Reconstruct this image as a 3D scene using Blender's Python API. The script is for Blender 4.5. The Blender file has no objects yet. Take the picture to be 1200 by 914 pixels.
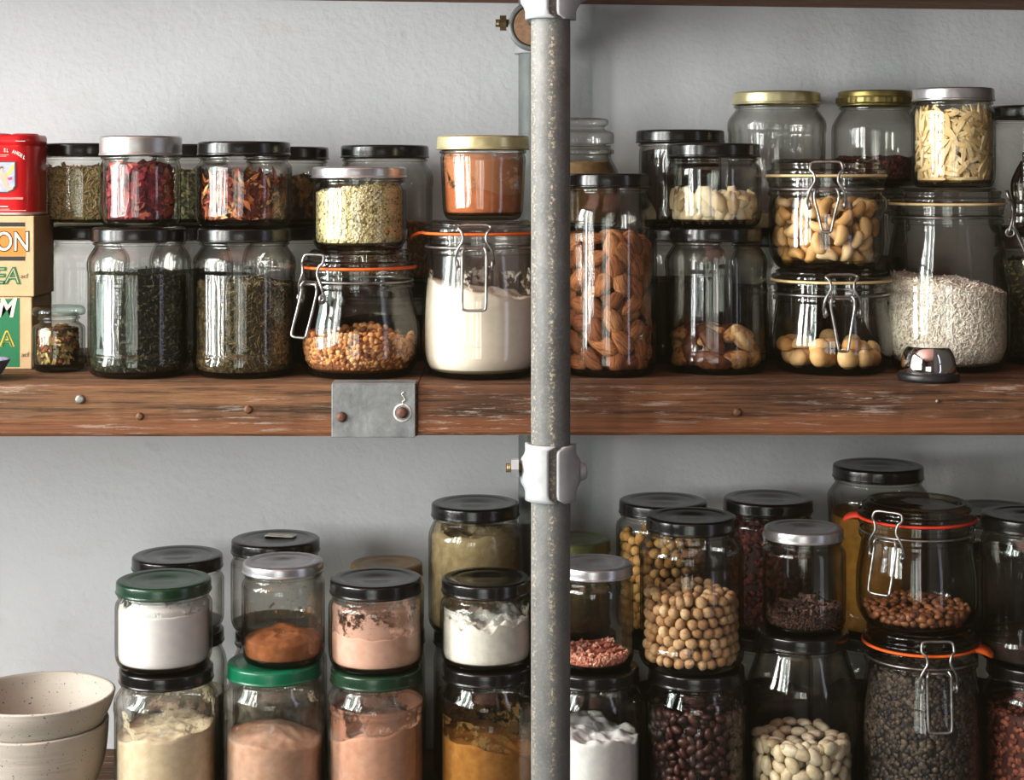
import bpy, math, random
import numpy as np
from mathutils import Vector, Matrix, noise as mn

random.seed(7); rng = np.random.default_rng(7)
SC = bpy.context.scene
COL = SC.collection
PI = math.pi
F, X0, YH = 2000.0, 600.0, 202.0          # focal length and horizon of the 1200x914 frame
ZM = 1.30                                  # top of the middle shelf
ZC = ZM + 0.1868                           # eye height
ZL = ZC - 0.6016                           # top of the lower shelf
WALL_Y = 1.785

def zpx(py, dep): return ZC - (py - YH) / F * dep
def xpx(px, dep): return (px - X0) / F * dep
def lin(c):
    return tuple((v/255/12.92 if v/255 <= .04045 else ((v/255+.055)/1.055)**2.4) for v in c)

# ------------------------------------------------------------------ materials
MATS = {}
class NT:
    def __init__(s, name):
        s.m = bpy.data.materials.new(name); s.m.use_nodes = True
        s.t = s.m.node_tree; s.t.nodes.clear()
        s.out = s.n('ShaderNodeOutputMaterial')
    def n(s, ty, **kw):
        nd = s.t.nodes.new(ty)
        for k, v in kw.items():
            if k in nd.inputs: nd.inputs[k].default_value = v
            else: setattr(nd, k, v)
        return nd
    def l(s, a, b): s.t.links.new(a, b)
    def coords(s, scale=(1,1,1), which='Object'):
        tc = s.n('ShaderNodeTexCoord'); mp = s.n('ShaderNodeMapping'); mp.inputs['Scale'].default_value = scale
        s.l(tc.outputs[which], mp.inputs['Vector']); return mp.outputs['Vector']
    def noise(s, vec, scale, detail=4, rough=.55):
        nd = s.n('ShaderNodeTexNoise'); nd.inputs['Scale'].default_value = scale
        nd.inputs['Detail'].default_value = detail; nd.inputs['Roughness'].default_value = rough
        if vec is not None: s.l(vec, nd.inputs['Vector'])
        return nd.outputs['Fac']
    def ramp(s, fac, stops):
        r = s.n('ShaderNodeValToRGB'); el = r.color_ramp.elements
        while len(el) < len(stops): el.new(.5)
        for e, (p, c) in zip(el, stops):
            e.position = p; e.color = (*c, 1) if len(c) == 3 else c
        s.l(fac, r.inputs['Fac']); return r.outputs['Color']
    def mix(s, fac, a, b, mode='MIX'):
        m = s.n('ShaderNodeMix', data_type='RGBA', blend_type=mode)
        for sock, v in ((m.inputs[0], fac), (m.inputs[6], a), (m.inputs[7], b)):
            if isinstance(v, (int, float)): sock.default_value = v
            elif isinstance(v, tuple): sock.default_value = (*v, 1)
            else: s.l(v, sock)
        return m.outputs[2]
    def math(s, op, a, b=None):
        m = s.n('ShaderNodeMath', operation=op)
        for i, v in enumerate((a, b)):
            if v is None: continue
            if isinstance(v, (int, float)): m.inputs[i].default_value = v
            else: s.l(v, m.inputs[i])
        return m.outputs[0]
    def bump(s, h, strength=.3, dist=.001):
        b = s.n('ShaderNodeBump'); b.inputs['Strength'].default_value = strength; b.inputs['Distance'].default_value = dist
        s.l(h, b.inputs['Height']); return b.outputs['Normal']
    def pbsdf(s, color, rough=.5, metal=0., normal=None, spec=.5):
        p = s.n('ShaderNodeBsdfPrincipled')
        for k, v in (('Base Color', color), ('Roughness', rough), ('Metallic', metal), ('Specular IOR Level', spec)):
            if isinstance(v, (int, float)): p.inputs[k].default_value = v
            elif isinstance(v, tuple): p.inputs[k].default_value = (*v, 1)
            else: s.l(v, p.inputs[k])
        if normal is not None: s.l(normal, p.inputs['Normal'])
        s.l(p.outputs[0], s.out.inputs[0]); return p

def mat_plain(name, c, rough=.5, metal=0., c2=None, nscale=60, bump=0., bscale=200, spec=.5, bdist=.001, scale=(1,1,1)):
    if name in MATS: return MATS[name]
    t = NT(name); v = t.coords(scale); c = lin(c)
    col = c
    if c2 is not None:
        col = t.ramp(t.noise(v, nscale, 5), [(.35, c), (.65, lin(c2))])
    nrm = t.bump(t.noise(v, bscale, 4), bump, bdist) if bump else None
    t.pbsdf(col, rough, metal, nrm, spec)
    MATS[name] = t.m; return t.m

def mat_attr(name, rough=.7, bump=.0, bscale=400, spec=.3, tint=None):
    if name in MATS: return MATS[name]
    t = NT(name); a = t.n('ShaderNodeAttribute', attribute_name='Col')
    v = t.coords()
    col = t.mix(1., a.outputs['Color'], t.ramp(t.noise(v, 700, 3), [(.3, (.78,.78,.78)), (.7, (1.15,1.15,1.15))]), 'MULTIPLY')
    nrm = t.bump(t.noise(v, bscale, 3), bump) if bump else None
    t.pbsdf(col, rough, 0, nrm, spec); MATS[name] = t.m; return t.m

def mat_glass(name, tint=(.996,.994,.982), edge=(.27,.25,.19), dirt=0.0, f0=.036, amp=1.0, wob=.16):
    if name in MATS: return MATS[name]
    t = NT(name); v = t.coords()
    h = t.noise(t.coords((1,1,.35)), 26, 2)
    nrm = t.bump(h, wob, .004)
    lw = t.n('ShaderNodeLayerWeight', Blend=.5)
    fac = lw.outputs['Facing']
    p5 = t.math('POWER', fac, 4.5)
    fr = t.math('MINIMUM', t.math('MULTIPLY', t.math('ADD', t.math('MULTIPLY', p5, .55), f0), amp), .8)
    tr = t.n('ShaderNodeBsdfTransparent'); p3 = t.math('POWER', fac, 2.5)
    t.l(t.mix(p3, tint, edge), tr.inputs['Color'])
    gl = t.n('ShaderNodeBsdfGlossy'); gl.inputs['Roughness'].default_value = .04
    t.l(nrm, gl.inputs['Normal'])
    mx = t.n('ShaderNodeMixShader'); t.l(fr, mx.inputs[0]); t.l(tr.outputs[0], mx.inputs[1]); t.l(gl.outputs[0], mx.inputs[2])
    res = mx.outputs[0]
    if dirt > 0:
        d = t.n('ShaderNodeBsdfDiffuse'); d.inputs['Color'].default_value = (.62,.6,.54,1)
        df = t.ramp(t.noise(v, 45, 8, .7), [(.45, (0,0,0)), (.75, (dirt,)*3)])
        m2 = t.n('ShaderNodeMixShader'); t.l(df, m2.inputs[0]); t.l(res, m2.inputs[1]); t.l(d.outputs[0], m2.inputs[2]); res = m2.outputs[0]
    t.l(res, t.out.inputs[0]); MATS[name] = t.m; return t.m

def mat_film(name, c, thr=.52, scale=70, soft=.06, opac=.85):
    """powder clinging to the inside of the glass: a patchy thin coat"""
    if name in MATS: return MATS[name]
    t = NT(name); v = t.coords()
    f = t.ramp(t.noise(v, scale, 9, .72), [(thr, (0,0,0)), (thr+soft, (opac,)*3)])
    a = t.n('ShaderNodeAttribute', attribute_name='Col')
    f = t.math('MULTIPLY', f, a.outputs['Fac'])
    tr = t.n('ShaderNodeBsdfTransparent'); d = t.n('ShaderNodeBsdfDiffuse'); d.inputs['Color'].default_value = (*lin(c), 1)
    mx = t.n('ShaderNodeMixShader'); t.l(f, mx.inputs[0]); t.l(tr.outputs[0], mx.inputs[1]); t.l(d.outputs[0], mx.inputs[2])
    t.l(mx.outputs[0], t.out.inputs[0]); MATS[name] = t.m; return t.m

def mat_wood(name, dark=(54,39,28), mid=(110,80,55), light=(160,124,90), sc=1.):
    t = NT(name)
    v = t.coords((1.6*sc, 26, 30)); v2 = t.coords((7, 190, 230)); v3 = t.coords((9, 110, 130))
    c = t.ramp(t.noise(v, 2.2, 8, .66), [(.30, lin(dark)), (.46, lin(mid)), (.60, lin(tuple(int(a*1.1) for a in mid))), (.78, lin(light))])
    g = t.ramp(t.noise(v2, 1.3, 6, .72), [(.38, (.20,.18,.17)), (.48, (.82,.80,.78)), (.64, (1.3,1.27,1.23))])
    c = t.mix(.9, c, g, 'MULTIPLY')
    big = t.ramp(t.noise(t.coords((3.2,9,14)), 2.0, 4), [(.33, (.40,.36,.33)), (.52, (1,.98,.95)), (.70, (1.2,1.05,.92))])
    c = t.mix(.8, c, big, 'MULTIPLY')
    tc = t.n('ShaderNodeTexCoord'); sx = t.n('ShaderNodeSeparateXYZ'); t.l(tc.outputs['Object'], sx.inputs[0])
    low = t.ramp(t.math('ADD', t.math('MULTIPLY', sx.outputs['Z'], -22.), t.math('MULTIPLY', t.noise(t.coords((4,20,20)), 3, 4), .55)), [(.80, (0,0,0)), (1.15, (.45,.45,.45))])
    c = t.mix(low, c, lin((140,84,50)))
    w = t.math('MULTIPLY', t.ramp(t.noise(v3, 2.2, 9, .75), [(.54, (0,0,0)), (.60, (1,1,1))]), t.ramp(t.noise(t.coords((4,14,14)), 2.4, 3), [(.42, (0,0,0)), (.62, (.8,.8,.8))]))
    c = t.mix(w, c, lin((176,160,146)))
    nrm = t.bump(t.noise(v2, 1.3, 6, .72), .8, .002)
    t.pbsdf(c, .7, 0, nrm, .25); MATS[name] = t.m; return t.m

def mat_wall():
    t = NT('plaster'); v = t.coords()
    c = t.ramp(t.noise(v, 2.3, 4), [(.3, lin((200,202,206))), (.7, lin((214,215,218)))])
    st = t.ramp(t.noise(t.coords((1,1,2.5)), 5, 7, .7), [(.58, (1,1,1)), (.75, (.90,.87,.84))])
    c = t.mix(.7, c, st, 'MULTIPLY')
    pit = t.ramp(t.noise(v, 38, 6, .65), [(.64, (1,1,1)), (.76, (.74,.74,.73))])
    c = t.mix(.5, c, pit, 'MULTIPLY')
    h = t.math('ADD', t.math('MULTIPLY', t.noise(v, 55, 6, .6), .6), t.math('MULTIPLY', t.noise(v, 160, 4), .35))
    t.pbsdf(c, .85, 0, t.bump(h, .5, .0035), .2); MATS['plaster'] = t.m; return t.m

def mat_galv(name='galvanised', c=(122,126,128), c2=(84,88,92), rough=.55, metal=.3, seam=False):
    t = NT(name); v = t.coords()
    col = t.ramp(t.noise(v, 55, 6, .65), [(.3, lin(c2)), (.7, lin(c))])
    col = t.mix(.45, col, t.ramp(t.noise(t.coords((1,1,.25)), 20, 5), [(.35, lin((72,74,74))), (.7, lin((150,150,150)))]))
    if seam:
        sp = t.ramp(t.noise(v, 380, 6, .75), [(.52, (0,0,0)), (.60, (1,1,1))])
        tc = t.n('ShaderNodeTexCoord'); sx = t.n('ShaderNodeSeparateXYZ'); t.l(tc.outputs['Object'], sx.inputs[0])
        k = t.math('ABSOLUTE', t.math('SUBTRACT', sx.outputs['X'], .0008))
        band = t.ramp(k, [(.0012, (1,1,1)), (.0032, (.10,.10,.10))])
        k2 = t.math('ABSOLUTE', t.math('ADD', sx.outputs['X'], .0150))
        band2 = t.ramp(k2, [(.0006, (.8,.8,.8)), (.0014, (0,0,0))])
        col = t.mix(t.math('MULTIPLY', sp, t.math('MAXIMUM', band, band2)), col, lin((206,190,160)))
    t.pbsdf(col, rough, metal, t.bump(t.noise(v, 260, 5), .35, .001), .4); MATS[name] = t.m; return t.m

# ------------------------------------------------------------------ mesh helpers
def mesh(name, verts, faces, m, smooth=True, col=None):
    me = bpy.data.meshes.new(name)
    me.from_pydata([tuple(v) for v in (verts.tolist() if hasattr(verts, 'tolist') else verts)], [], faces)
    if smooth: me.polygons.foreach_set('use_smooth', [True]*len(me.polygons))
    if m is not None: me.materials.append(m)
    if col is not None:
        a = me.color_attributes.new('Col', 'FLOAT_COLOR', 'POINT')
        c = np.ones((len(me.vertices), 4), 'f'); c[:, :np.asarray(col).shape[1]] = col
        a.data.foreach_set('color', c.ravel())
    me.update(); return me
def link(name, me, parent=None, loc=(0,0,0)):
    o = bpy.data.objects.new(name, me); COL.objects.link(o); o.location = loc
    if parent is not None: o.parent = parent
    return o
def tag(o, label=None, cat=None, group=None, kind=None):
    for k, v in (('label', label), ('category', cat), ('group', group), ('kind', kind)):
        if v: o[k] = v
    return o
def empty(name, loc, label, cat, group=None):
    o = bpy.data.objects.new(name, None); COL.objects.link(o); o.location = loc; o.empty_display_size = .02
    return tag(o, label, cat, group)

def fillet(pts, n=5):
    """polyline of (r, z[, fillet radius]) with rounded corners"""
    out = []
    for i, p in enumerate(pts):
        fr = p[2] if len(p) > 2 else 0
        if fr <= 0 or i in (0, len(pts)-1): out.append((p[0], p[1])); continue
        P = np.array(p[:2], float); A = np.array(pts[i-1][:2], float); B = np.array(pts[i+1][:2], float)
        la, lb = np.linalg.norm(A-P), np.linalg.norm(B-P)
        if la < 1e-9 or lb < 1e-9: out.append((p[0], p[1])); continue
        f = min(fr, la*.49, lb*.49)
        a, b = P+(A-P)/la*f, P+(B-P)/lb*f
        for k in range(n+1):
            s = k/n; q = (1-s)**2*a + 2*s*(1-s)*P + s*s*b; out.append((q[0], q[1]))
    return out
def densify(prof, step):
    out = [prof[0]]
    for a, b in zip(prof, prof[1:]):
        L = math.hypot(b[0]-a[0], b[1]-a[1]); n = max(1, int(L/step))
        for k in range(1, n+1): out.append((a[0]+(b[0]-a[0])*k/n, a[1]+(b[1]-a[1])*k/n))
    return out
def lathe_data(prof, seg=72, mod=None, base=0):
    th = np.arange(seg)/seg*2*PI; c, s = np.cos(th), np.sin(th)
    V, rings, Fc, idx = [], [], [], base
    for r, z in prof:
        if r < 1e-6:
            V.append(np.array([[0, 0, z]])); rings.append([idx]); idx += 1
        else:
            rr = np.full(seg, r) if mod is None else r + mod(th, r, z)
            V.append(np.stack([rr*c, rr*s, np.full(seg, z)], 1)); rings.append(list(range(idx, idx+seg))); idx += seg
    for a, b in zip(rings, rings[1:]):
        if len(a) == 1 and len(b) == 1: continue
        for k in range(seg):
            k2 = (k+1) % seg
            if len(a) == 1: Fc.append((a[0], b[k2], b[k]))
            elif len(b) == 1: Fc.append((a[k], a[k2], b[0]))
            else: Fc.append((a[k], a[k2], b[k2], b[k]))
    return np.concatenate(V), Fc
def lathe(name, prof, m, seg=72, mod=None, smooth=True):
    v, f = lathe_data(prof, seg, mod); return mesh(name, v, f, m, smooth)

def tube_data(pts, r, n=8, closed=False, base=0):
    P = [Vector(p) for p in pts]; V, Fc = [], []
    N = len(P); up = None
    for i, p in enumerate(P):
        a = P[(i-1) % N] if closed or i > 0 else P[i]; b = P[(i+1) % N] if closed or i < N-1 else P[i]
        t = (b-a).normalized()
        if up is None:
            up = Vector((0,0,1)) if abs(t.z) < .9 else Vector((1,0,0))
        u = (up - t*up.dot(t)).normalized(); w = t.cross(u); up = u
        for k in range(n):
            ang = 2*PI*k/n; V.append(p + u*(math.cos(ang)*r) + w*(math.sin(ang)*r))
    for i in range(N if closed else N-1):
        j = (i+1) % N
        for k in range(n):
            k2 = (k+1) % n; Fc.append((base+i*n+k, base+i*n+k2, base+j*n+k2, base+j*n+k))
    if not closed:
        Fc.append(tuple(base+k for k in range(n))[::-1]); Fc.append(tuple(base+(N-1)*n+k for k in range(n)))
    return [tuple(v) for v in V], Fc
def spline(pts, n=5, closed=False):
    P = [np.array(p, float) for p in pts]; N = len(P); out = []
    for i in range(N if closed else N-1):
        p0 = P[(i-1) % N] if closed or i > 0 else P[i]; p1 = P[i]; p2 = P[(i+1) % N]
        p3 = P[(i+2) % N] if closed or i < N-2 else p2
        for k in range(n):
            s = k/n
            out.append(.5*((2*p1)+(-p0+p2)*s+(2*p0-5*p1+4*p2-p3)*s*s+(-p0+3*p1-3*p2+p3)*s**3))
    if not closed: out.append(P[-1])
    return [tuple(o) for o in out]
def box_data(c, s, base=0):
    x, y, z = c; a, b, d = s[0]/2, s[1]/2, s[2]/2
    V = [(x+i*a, y+j*b, z+k*d) for i in (-1,1) for j in (-1,1) for k in (-1,1)]
    Fc = [(0,1,3,2),(4,6,7,5),(0,4,5,1),(2,3,7,6),(0,2,6,4),(1,5,7,3)]
    return V, [tuple(base+i for i in f) for f in Fc]
def box(name, c, s, m, parent=None, bevel=0, seg=2, loc=(0,0,0)):
    v, f = box_data(c, s); o = link(name, mesh(name, v, f, m, False), parent, loc)
    if bevel:
        b = o.modifiers.new('Bevel', 'BEVEL'); b.width = bevel; b.segments = seg; b.limit_method = 'ANGLE'
    return o
def multi(name, parts, m, smooth=True):
    """one mesh out of several (verts, faces) chunks"""
    V, Fc = [], []
    for v, f in parts:
        b = len(V); V += [tuple(p) for p in v]; Fc += [tuple(i+b for i in q) for q in f]
    return mesh(name, V, Fc, m, smooth)

# ------------------------------------------------------------------ shared materials
GLASS = mat_glass('clear_glass')
GLASS_D = mat_glass('dusty_glass', dirt=.10)
GLASS_L = mat_glass('thick_lid_glass', tint=(.86,.84,.80), edge=(.20,.19,.15), f0=.045)
GLASS_T = mat_glass('refraction_tint_lid', tint=(.62,.57,.50), edge=(.16,.14,.11), f0=.05)  # dark tint painted in for the refraction that hides the seal
GLASS_B = mat_glass('refraction_tint_base', tint=(.50,.48,.41), edge=(.16,.15,.12), f0=.05)  # dark tint stands in for refraction in the thick jar bases
def glass_body(V, F_, m, parent, zb=.0066):
    me = mesh('glass_body', V, F_, m); me.materials.append(GLASS_B)
    for p in me.polygons:
        if p.center.z < zb: p.material_index = 1
    return link('glass_body', me, parent)
GLASS_G = mat_glass('greenish_glass', tint=(.9,.97,.94), edge=(.3,.42,.38))
LID = {
 'black': mat_plain('black_lid_paint', (8,8,8), .2, 0, (15,14,13), 80, .08, 300, spec=.5),
 'dgreen': mat_plain('dark_green_lid_paint', (16,44,28), .25, 0, (24,54,36), 60, .08, 300),
 'green': mat_plain('green_lid_paint', (0,84,56), .28, 0, (6,98,66), 60, .08, 300),
 'silver': mat_plain('silver_lid_metal', (196,194,196), .3, .85, (174,172,174), 90, .06, 300),
 'matte': mat_plain('matte_silver_lid_metal', (184,182,180), .36, .9, (170,168,166), 90, .05, 300),
 'gold': mat_plain('gold_lid_metal', (214,204,162), .32, .7, (192,180,134), 70, .06, 300),
 'brass': mat_plain('brass_band_metal', (150,134,78), .35, .75, (112,98,54), 90, .1, 300),
 'olive': mat_plain('olive_lid_paint', (88,92,52), .35, .2, (70,74,42), 60, .06, 300),
 'mustard': mat_plain('mustard_lid_paint', (126,96,34), .4, .15, (104,78,30), 50, .06, 300),
 'brown': mat_plain('brown_lid_paint', (44,30,20), .35, 0, (30,20,14), 50, .06, 300),
 'grey': mat_plain('worn_grey_lid_metal', (150,140,132), .45, .5, (118,110,104), 50, .08, 200),
}
WIRE = mat_plain('steel_wire', (168,166,162), .32, .9, (120,116,112), 120)
RUBBER = {'orange': mat_plain('orange_rubber', (236,106,40), .5, 0, (216,92,34), 60, spec=.3),
          'red': mat_plain('red_rubber', (214,60,36), .5, 0, (190,50,32), 60, spec=.3),
          'cream': mat_plain('cream_rubber', (226,200,150), .55, 0, (210,182,134), 60, spec=.3)}

# ------------------------------------------------------------------ jars
def hash_(s): return sum((i+1)*ord(c) for i, c in enumerate(s))
J = {}
def base_z(on):
    if on == 'mid': return ZM + .0003
    if on == 'low': return ZL + .0003
    return J[on]['ztop'] + .0004

def make_inner(outer, t, tb):
    inn = [(max(r-t, .0), z) for r, z in outer if z > tb*1.3 and r > t*2]
    return [(0, tb), (max(inn[0][0]-.003, .002), tb)] + inn
def lid_mesh(R, hl, m, tall=False):
    p = fillet([(0, hl-.0016), (R*.30, hl-.0016), (R*.33, hl-.0011), (R*.72, hl-.0011, .001), (R*.80, hl-.0002, .001), (R*.93, hl, .001), (R-.0002, hl-.001, .0016),
                (R, hl*.5), (R, .0022, .0006), (R+.0007, .0014, .0004), (R+.0005, .0002, .0004), (R-.0008, 0), (R-.0016, .001), (R-.0016, hl-.003), (0, hl-.0035)], 4)
    return lathe('lid', p, m, 72)

def jar(key, label, cx, d, w, on, lidbot, lidw, lidmat, hl=.0130, style='straight', flute=None, glass=None,
        sh=None, taper=0., name='glass_jar', group=None, seg=72):
    R = w/2/F*d; RL = lidw/2/F*d; zb = base_z(on)
    h = zpx(lidbot, d-RL) - zb
    Rn = min(RL-.0030, R-.001)
    X, Y = xpx(cx, d), d
    sh = sh if sh is not None else (.0165 if style == 'shoulder' else .010)
    Rb = R*(1-taper); fs = .0055 if style == 'shoulder' else .006
    pts = [(0, .0016), (Rb*.62, .0016, .001), (Rb*.70, 0, .001), (Rb*.90, 0, .004), (Rb, .008, .006), (R, h-sh, fs),
           (Rn+.0008, h-.0062, .0035), (Rn, h-.0048), (Rn, h-.0036), (Rn+.0018, h-.0028, .0005), (Rn+.0018, h-.0012, .0005), (Rn, h-.0004), (Rn, h+hl*.62), (Rn-.001, h+hl*.68)]
    if flute and not taper:
        k = pts.index((Rb, .008, .006)); pts[k+1:k+1] = [(R, .0165, .002), (R, .0195, .001), (R-.0008, .0212, .001), (R-.0008, h-sh-.0120, .001), (R, h-sh-.0095, .001)]
    outer = densify(fillet(pts), .004)
    tb = .0042
    inner = make_inner(outer, .0022, tb)
    rs_ = random.Random(hash_(key)); ww = [(rs_.choice((7,11,13,17,19,23,29)), rs_.uniform(0, 6.3), rs_.uniform(.4, 1)) for _ in range(5)]
    wa = .00016 if not flute else .00022
    def mod(th, r, z):
        k0 = max(0, min(1, (z-.012)/.006, (h-sh-z)/.004)); o = np.zeros_like(th)
        if k0 > 0:
            for n, p, a in ww: o = o + wa*k0*a*np.cos(n*th+p)*(11./n)**.5
        if flute:
            z0, z1, n, amp = flute; z0, z1 = z0*h, z1*h; o = o - .00075*k0*np.abs(np.sin(n*th/2))
            k = max(0, min(1, (z-z0)/.004, (z1-z)/.004)); o = o - amp*k*(.5-.5*np.cos(n*th))**2
            if abs(z-.020) < .006: o = o + .0009*math.exp(-((z-.020)/.0018)**2)
        return o
    vo, fo = lathe_data(outer, seg if not flute else 96, mod)
    vi, fi = lathe_data(inner[::-1], seg if not flute else 96, None, base=len(vo))
    V = np.concatenate([vo, vi])
    S = seg if not flute else 96
    a, b = len(vo)-S, len(vo)
    lip = [(a+k, a+(k+1) % S, b+(k+1) % S, b+k) for k in range(S)]
    root = empty(name, (X, Y, zb), label, 'jar', group)
    root.rotation_euler.z = random.uniform(-.5, .5)
    glass_body(V, fo+fi+lip, glass or GLASS, root)
    lo = link('lid', lid_mesh(RL, hl, LID[lidmat]), root, (0, 0, h))
    zz = np.array([p[1] for p in inner[1:]]); rr = np.array([p[0] for p in inner[1:]])
    J[key] = dict(X=X, Y=Y, zb=zb, ztop=zb+h+hl, R=R, h=h, tb=tb, rin=lambda z: float(np.interp(z, zz, rr)), root=root, lid=lo, hl=hl, d=d,
                  fz=lambda py: zpx(py, d-R)-zb)
    return root

def clip_jar(key, label, cx, d, w, on, gask, lidtop, neckw, rub='orange', az=0., sh=.03, tab=None, lever=.050, flare=.004, vee=False, glass=None, clip=True, group=None, lidh=None):
    R = w/2/F*d; Rn = neckw/2/F*d; zb = base_z(on); Rg = Rn+.0045
    hg = zpx(gask, d-Rg) - zb
    ht = hg+lidh if lidh else (zpx(lidtop, d-Rn) if lidtop < YH else zpx(lidtop, d+Rn*.6)) - zb
    X, Y = xpx(cx, d), d
    pts = [(0, .0018), (R*.6, .0018, .001), (R*.68, 0, .001), (R*.84, 0, .006), (R*.985, .014, .012), (R, .026, .01), (R*.995, hg-.026-sh, sh*.6), (Rn+.0003, hg-.022, .006),
           (Rn, hg-.0195), (Rn+.0028, hg-.0185, .0012), (Rn+.0028, hg-.0150, .0012), (Rn+.0002, hg-.0140, .001), (Rn+.0002, hg-.0110, .001), (Rn+.0022, hg-.0100, .001),
           (Rn+.0022, hg-.0060, .001), (Rn+.0040, hg-.0050, .001), (Rn+.0042, hg-.0016, .0008), (Rn-.001, hg-.0014)]
    outer = densify(fillet(pts), .005); tb = .0046
    inner = make_inner([(min(r, Rn+.0003) if z > hg-.0215 else r, z) for r, z in outer], .0026, tb)
    S = 80
    vo, fo = lathe_data(outer, S); vi, fi = lathe_data(inner[::-1], S, None, base=len(vo))
    a, b = len(vo)-S, len(vo)
    lip = [(a+k, a+(k+1) % S, b+(k+1) % S, b+k) for k in range(S)]
    root = empty('clip_top_jar', (X, Y, zb), label, 'jar', group)
    glass_body(np.concatenate([vo, vi]), fo+fi+lip, glass or GLASS, root)
    T = ht-hg
    lp = fillet([(0, .0014), (Rn-.003, .0014), (Rg-.0006, .0014, .0008), (Rg-.0006, .0050, .0012), (Rn-.0004, .0062, .001), (Rn-.0006, T*.60, .0012), (Rn+.0004, T*.66, .0008), (Rn+.0002, T*.80, .001),
                 (Rn-.0035, T*.90, .001), (Rn-.0042, T, .0012), (Rn-.0085, T, .0014), (Rn-.0110, T-.0035, .0015), (0, T-.0040)], 4)
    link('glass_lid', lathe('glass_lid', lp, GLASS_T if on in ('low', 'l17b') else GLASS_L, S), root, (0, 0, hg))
    gp = fillet([(Rn-.003, -.0012), (Rg+.0002, -.0012, .0006), (Rg+.0010, 0, .0007), (Rg+.0002, .0012, .0006), (Rn-.003, .0012), (Rn-.003, -.0012)], 3)
    parts = [lathe_data(gp, S)]
    if tab is not None:
        ta = math.radians(tab-90); n = Vector((math.cos(ta), math.sin(ta), 0)); t = Vector((-n.y, n.x, 0))
        ring = []
        for k, (o, wd, dz) in enumerate([(-.002, .012, 0), (.003, .011, -.0003), (.008, .009, -.0022), (.0115, .0055, -.0048), (.0125, .002, -.0058)]):
            for sgn in (-1, 1):
                for zz in (-.0012, .0012): ring.append(tuple(n*(Rg+o) + t*(sgn*wd) + Vector((0, 0, dz+zz))))
        fc = []
        for k in range(4):
            q = k*4; fc += [(q, q+4, q+6, q+2), (q+1, q+3, q+7, q+5), (q, q+1, q+5, q+4), (q+2, q+6, q+7, q+3)]
        fc.append((16, 17, 19, 18)); parts.append((ring, fc))
    link('rubber_seal', multi('rubber_seal', parts, RUBBER[rub]), root, (0, 0, hg))
    ozz = np.array([p[1] for p in outer]); orr = np.array([p[0] for p in outer])
    rout = lambda z: float(np.interp(z, ozz[3:], orr[3:]))
    if clip:
        ang = math.radians(az-90); n = Vector((math.cos(ang), math.sin(ang), 0)); t = Vector((-n.y, n.x, 0))
        W = lambda u, z, o: tuple(n*o + t*u + Vector((0, 0, z)))
        o0 = Rg+.0030
        half = [(.0130, hg-.0290, o0+.001), (.0168, hg-.0260, o0), (.0165, hg-.0190, o0+.002), (.0150, hg-.0130, o0+.003), (.0105, hg-.0050, o0+.003), (.0115, hg+.0020, o0+.002), (.0145, hg+.0055, o0), (.0135, hg+T-.0042, o0-.002), (.009, hg+T-.0028, o0-.0025), (0, hg+T-.0028, o0-.0025)]
        path = [W(*p) for p in half] + [W(-u, z, o) for u, z, o in half[-2::-1]]
        link('wire_bail', multi('wire_bail', [tube_data(spline(path, 5), .00125, 8)], WIRE), root)
        zt, zl = hg-.0150, hg-.0150-lever
        ol = max(rout(zl), o0)+.003+flare; om = max(rout((zt+zl)/2), o0)+.003+flare*.5
        k = .45 if vee else 1.
        lv = [(.0085, zt+.0035, o0+.002), (.0105, zt, o0+.0045), (.0108, zt-.006, o0+.004), (.0108*(1+k)/2, (zt+zl)/2, om), (.0105*k, zl+.004, ol), (.0085*k, zl+.0006, ol), (.004*k, zl, ol), (0, zl, ol)]
        path = [W(*p) for p in lv] + [W(-u, z, o) for u, z, o in lv[-2::-1]]
        bar = [W(-.0135, zt+.001, o0+.0005), W(.0135, zt+.001, o0+.0005)]
        loops = []
        for s in (-1, 1):
            cc = [W(s*.0155 + .0005*math.cos(a), hg-.0265+.0038*math.sin(a), o0+.001+.0038*math.cos(a)) for a in np.linspace(0, 2*PI, 12, endpoint=False)]
            loops.append(tube_data(cc, .0012, 6, True))
        lv_o = link('wire_lever', multi('wire_lever', [tube_data(spline(path, 5), .00125, 8)], WIRE), root)
        link('hinge_bar', multi('hinge_bar', [tube_data(bar, .0012, 6)]+loops, WIRE), lv_o)
        ring = [((Rn+.0016)*math.cos(a), (Rn+.0016)*math.sin(a), hg-.0125) for a in np.linspace(0, 2*PI, 48, endpoint=False)]
        link('neck_wire', multi('neck_wire', [tube_data(ring, .0011, 6, True)], WIRE), root)
    zz = np.array([p[1] for p in inner[1:]]); rr = np.array([p[0] for p in inner[1:]])
    J[key] = dict(X=X, Y=Y, zb=zb, ztop=zb+ht, R=R, h=hg, tb=tb, rin=lambda z: float(np.interp(z, zz, rr)), root=root, d=d, fz=lambda py: zpx(py, d-R)-zb)
    return root

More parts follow.
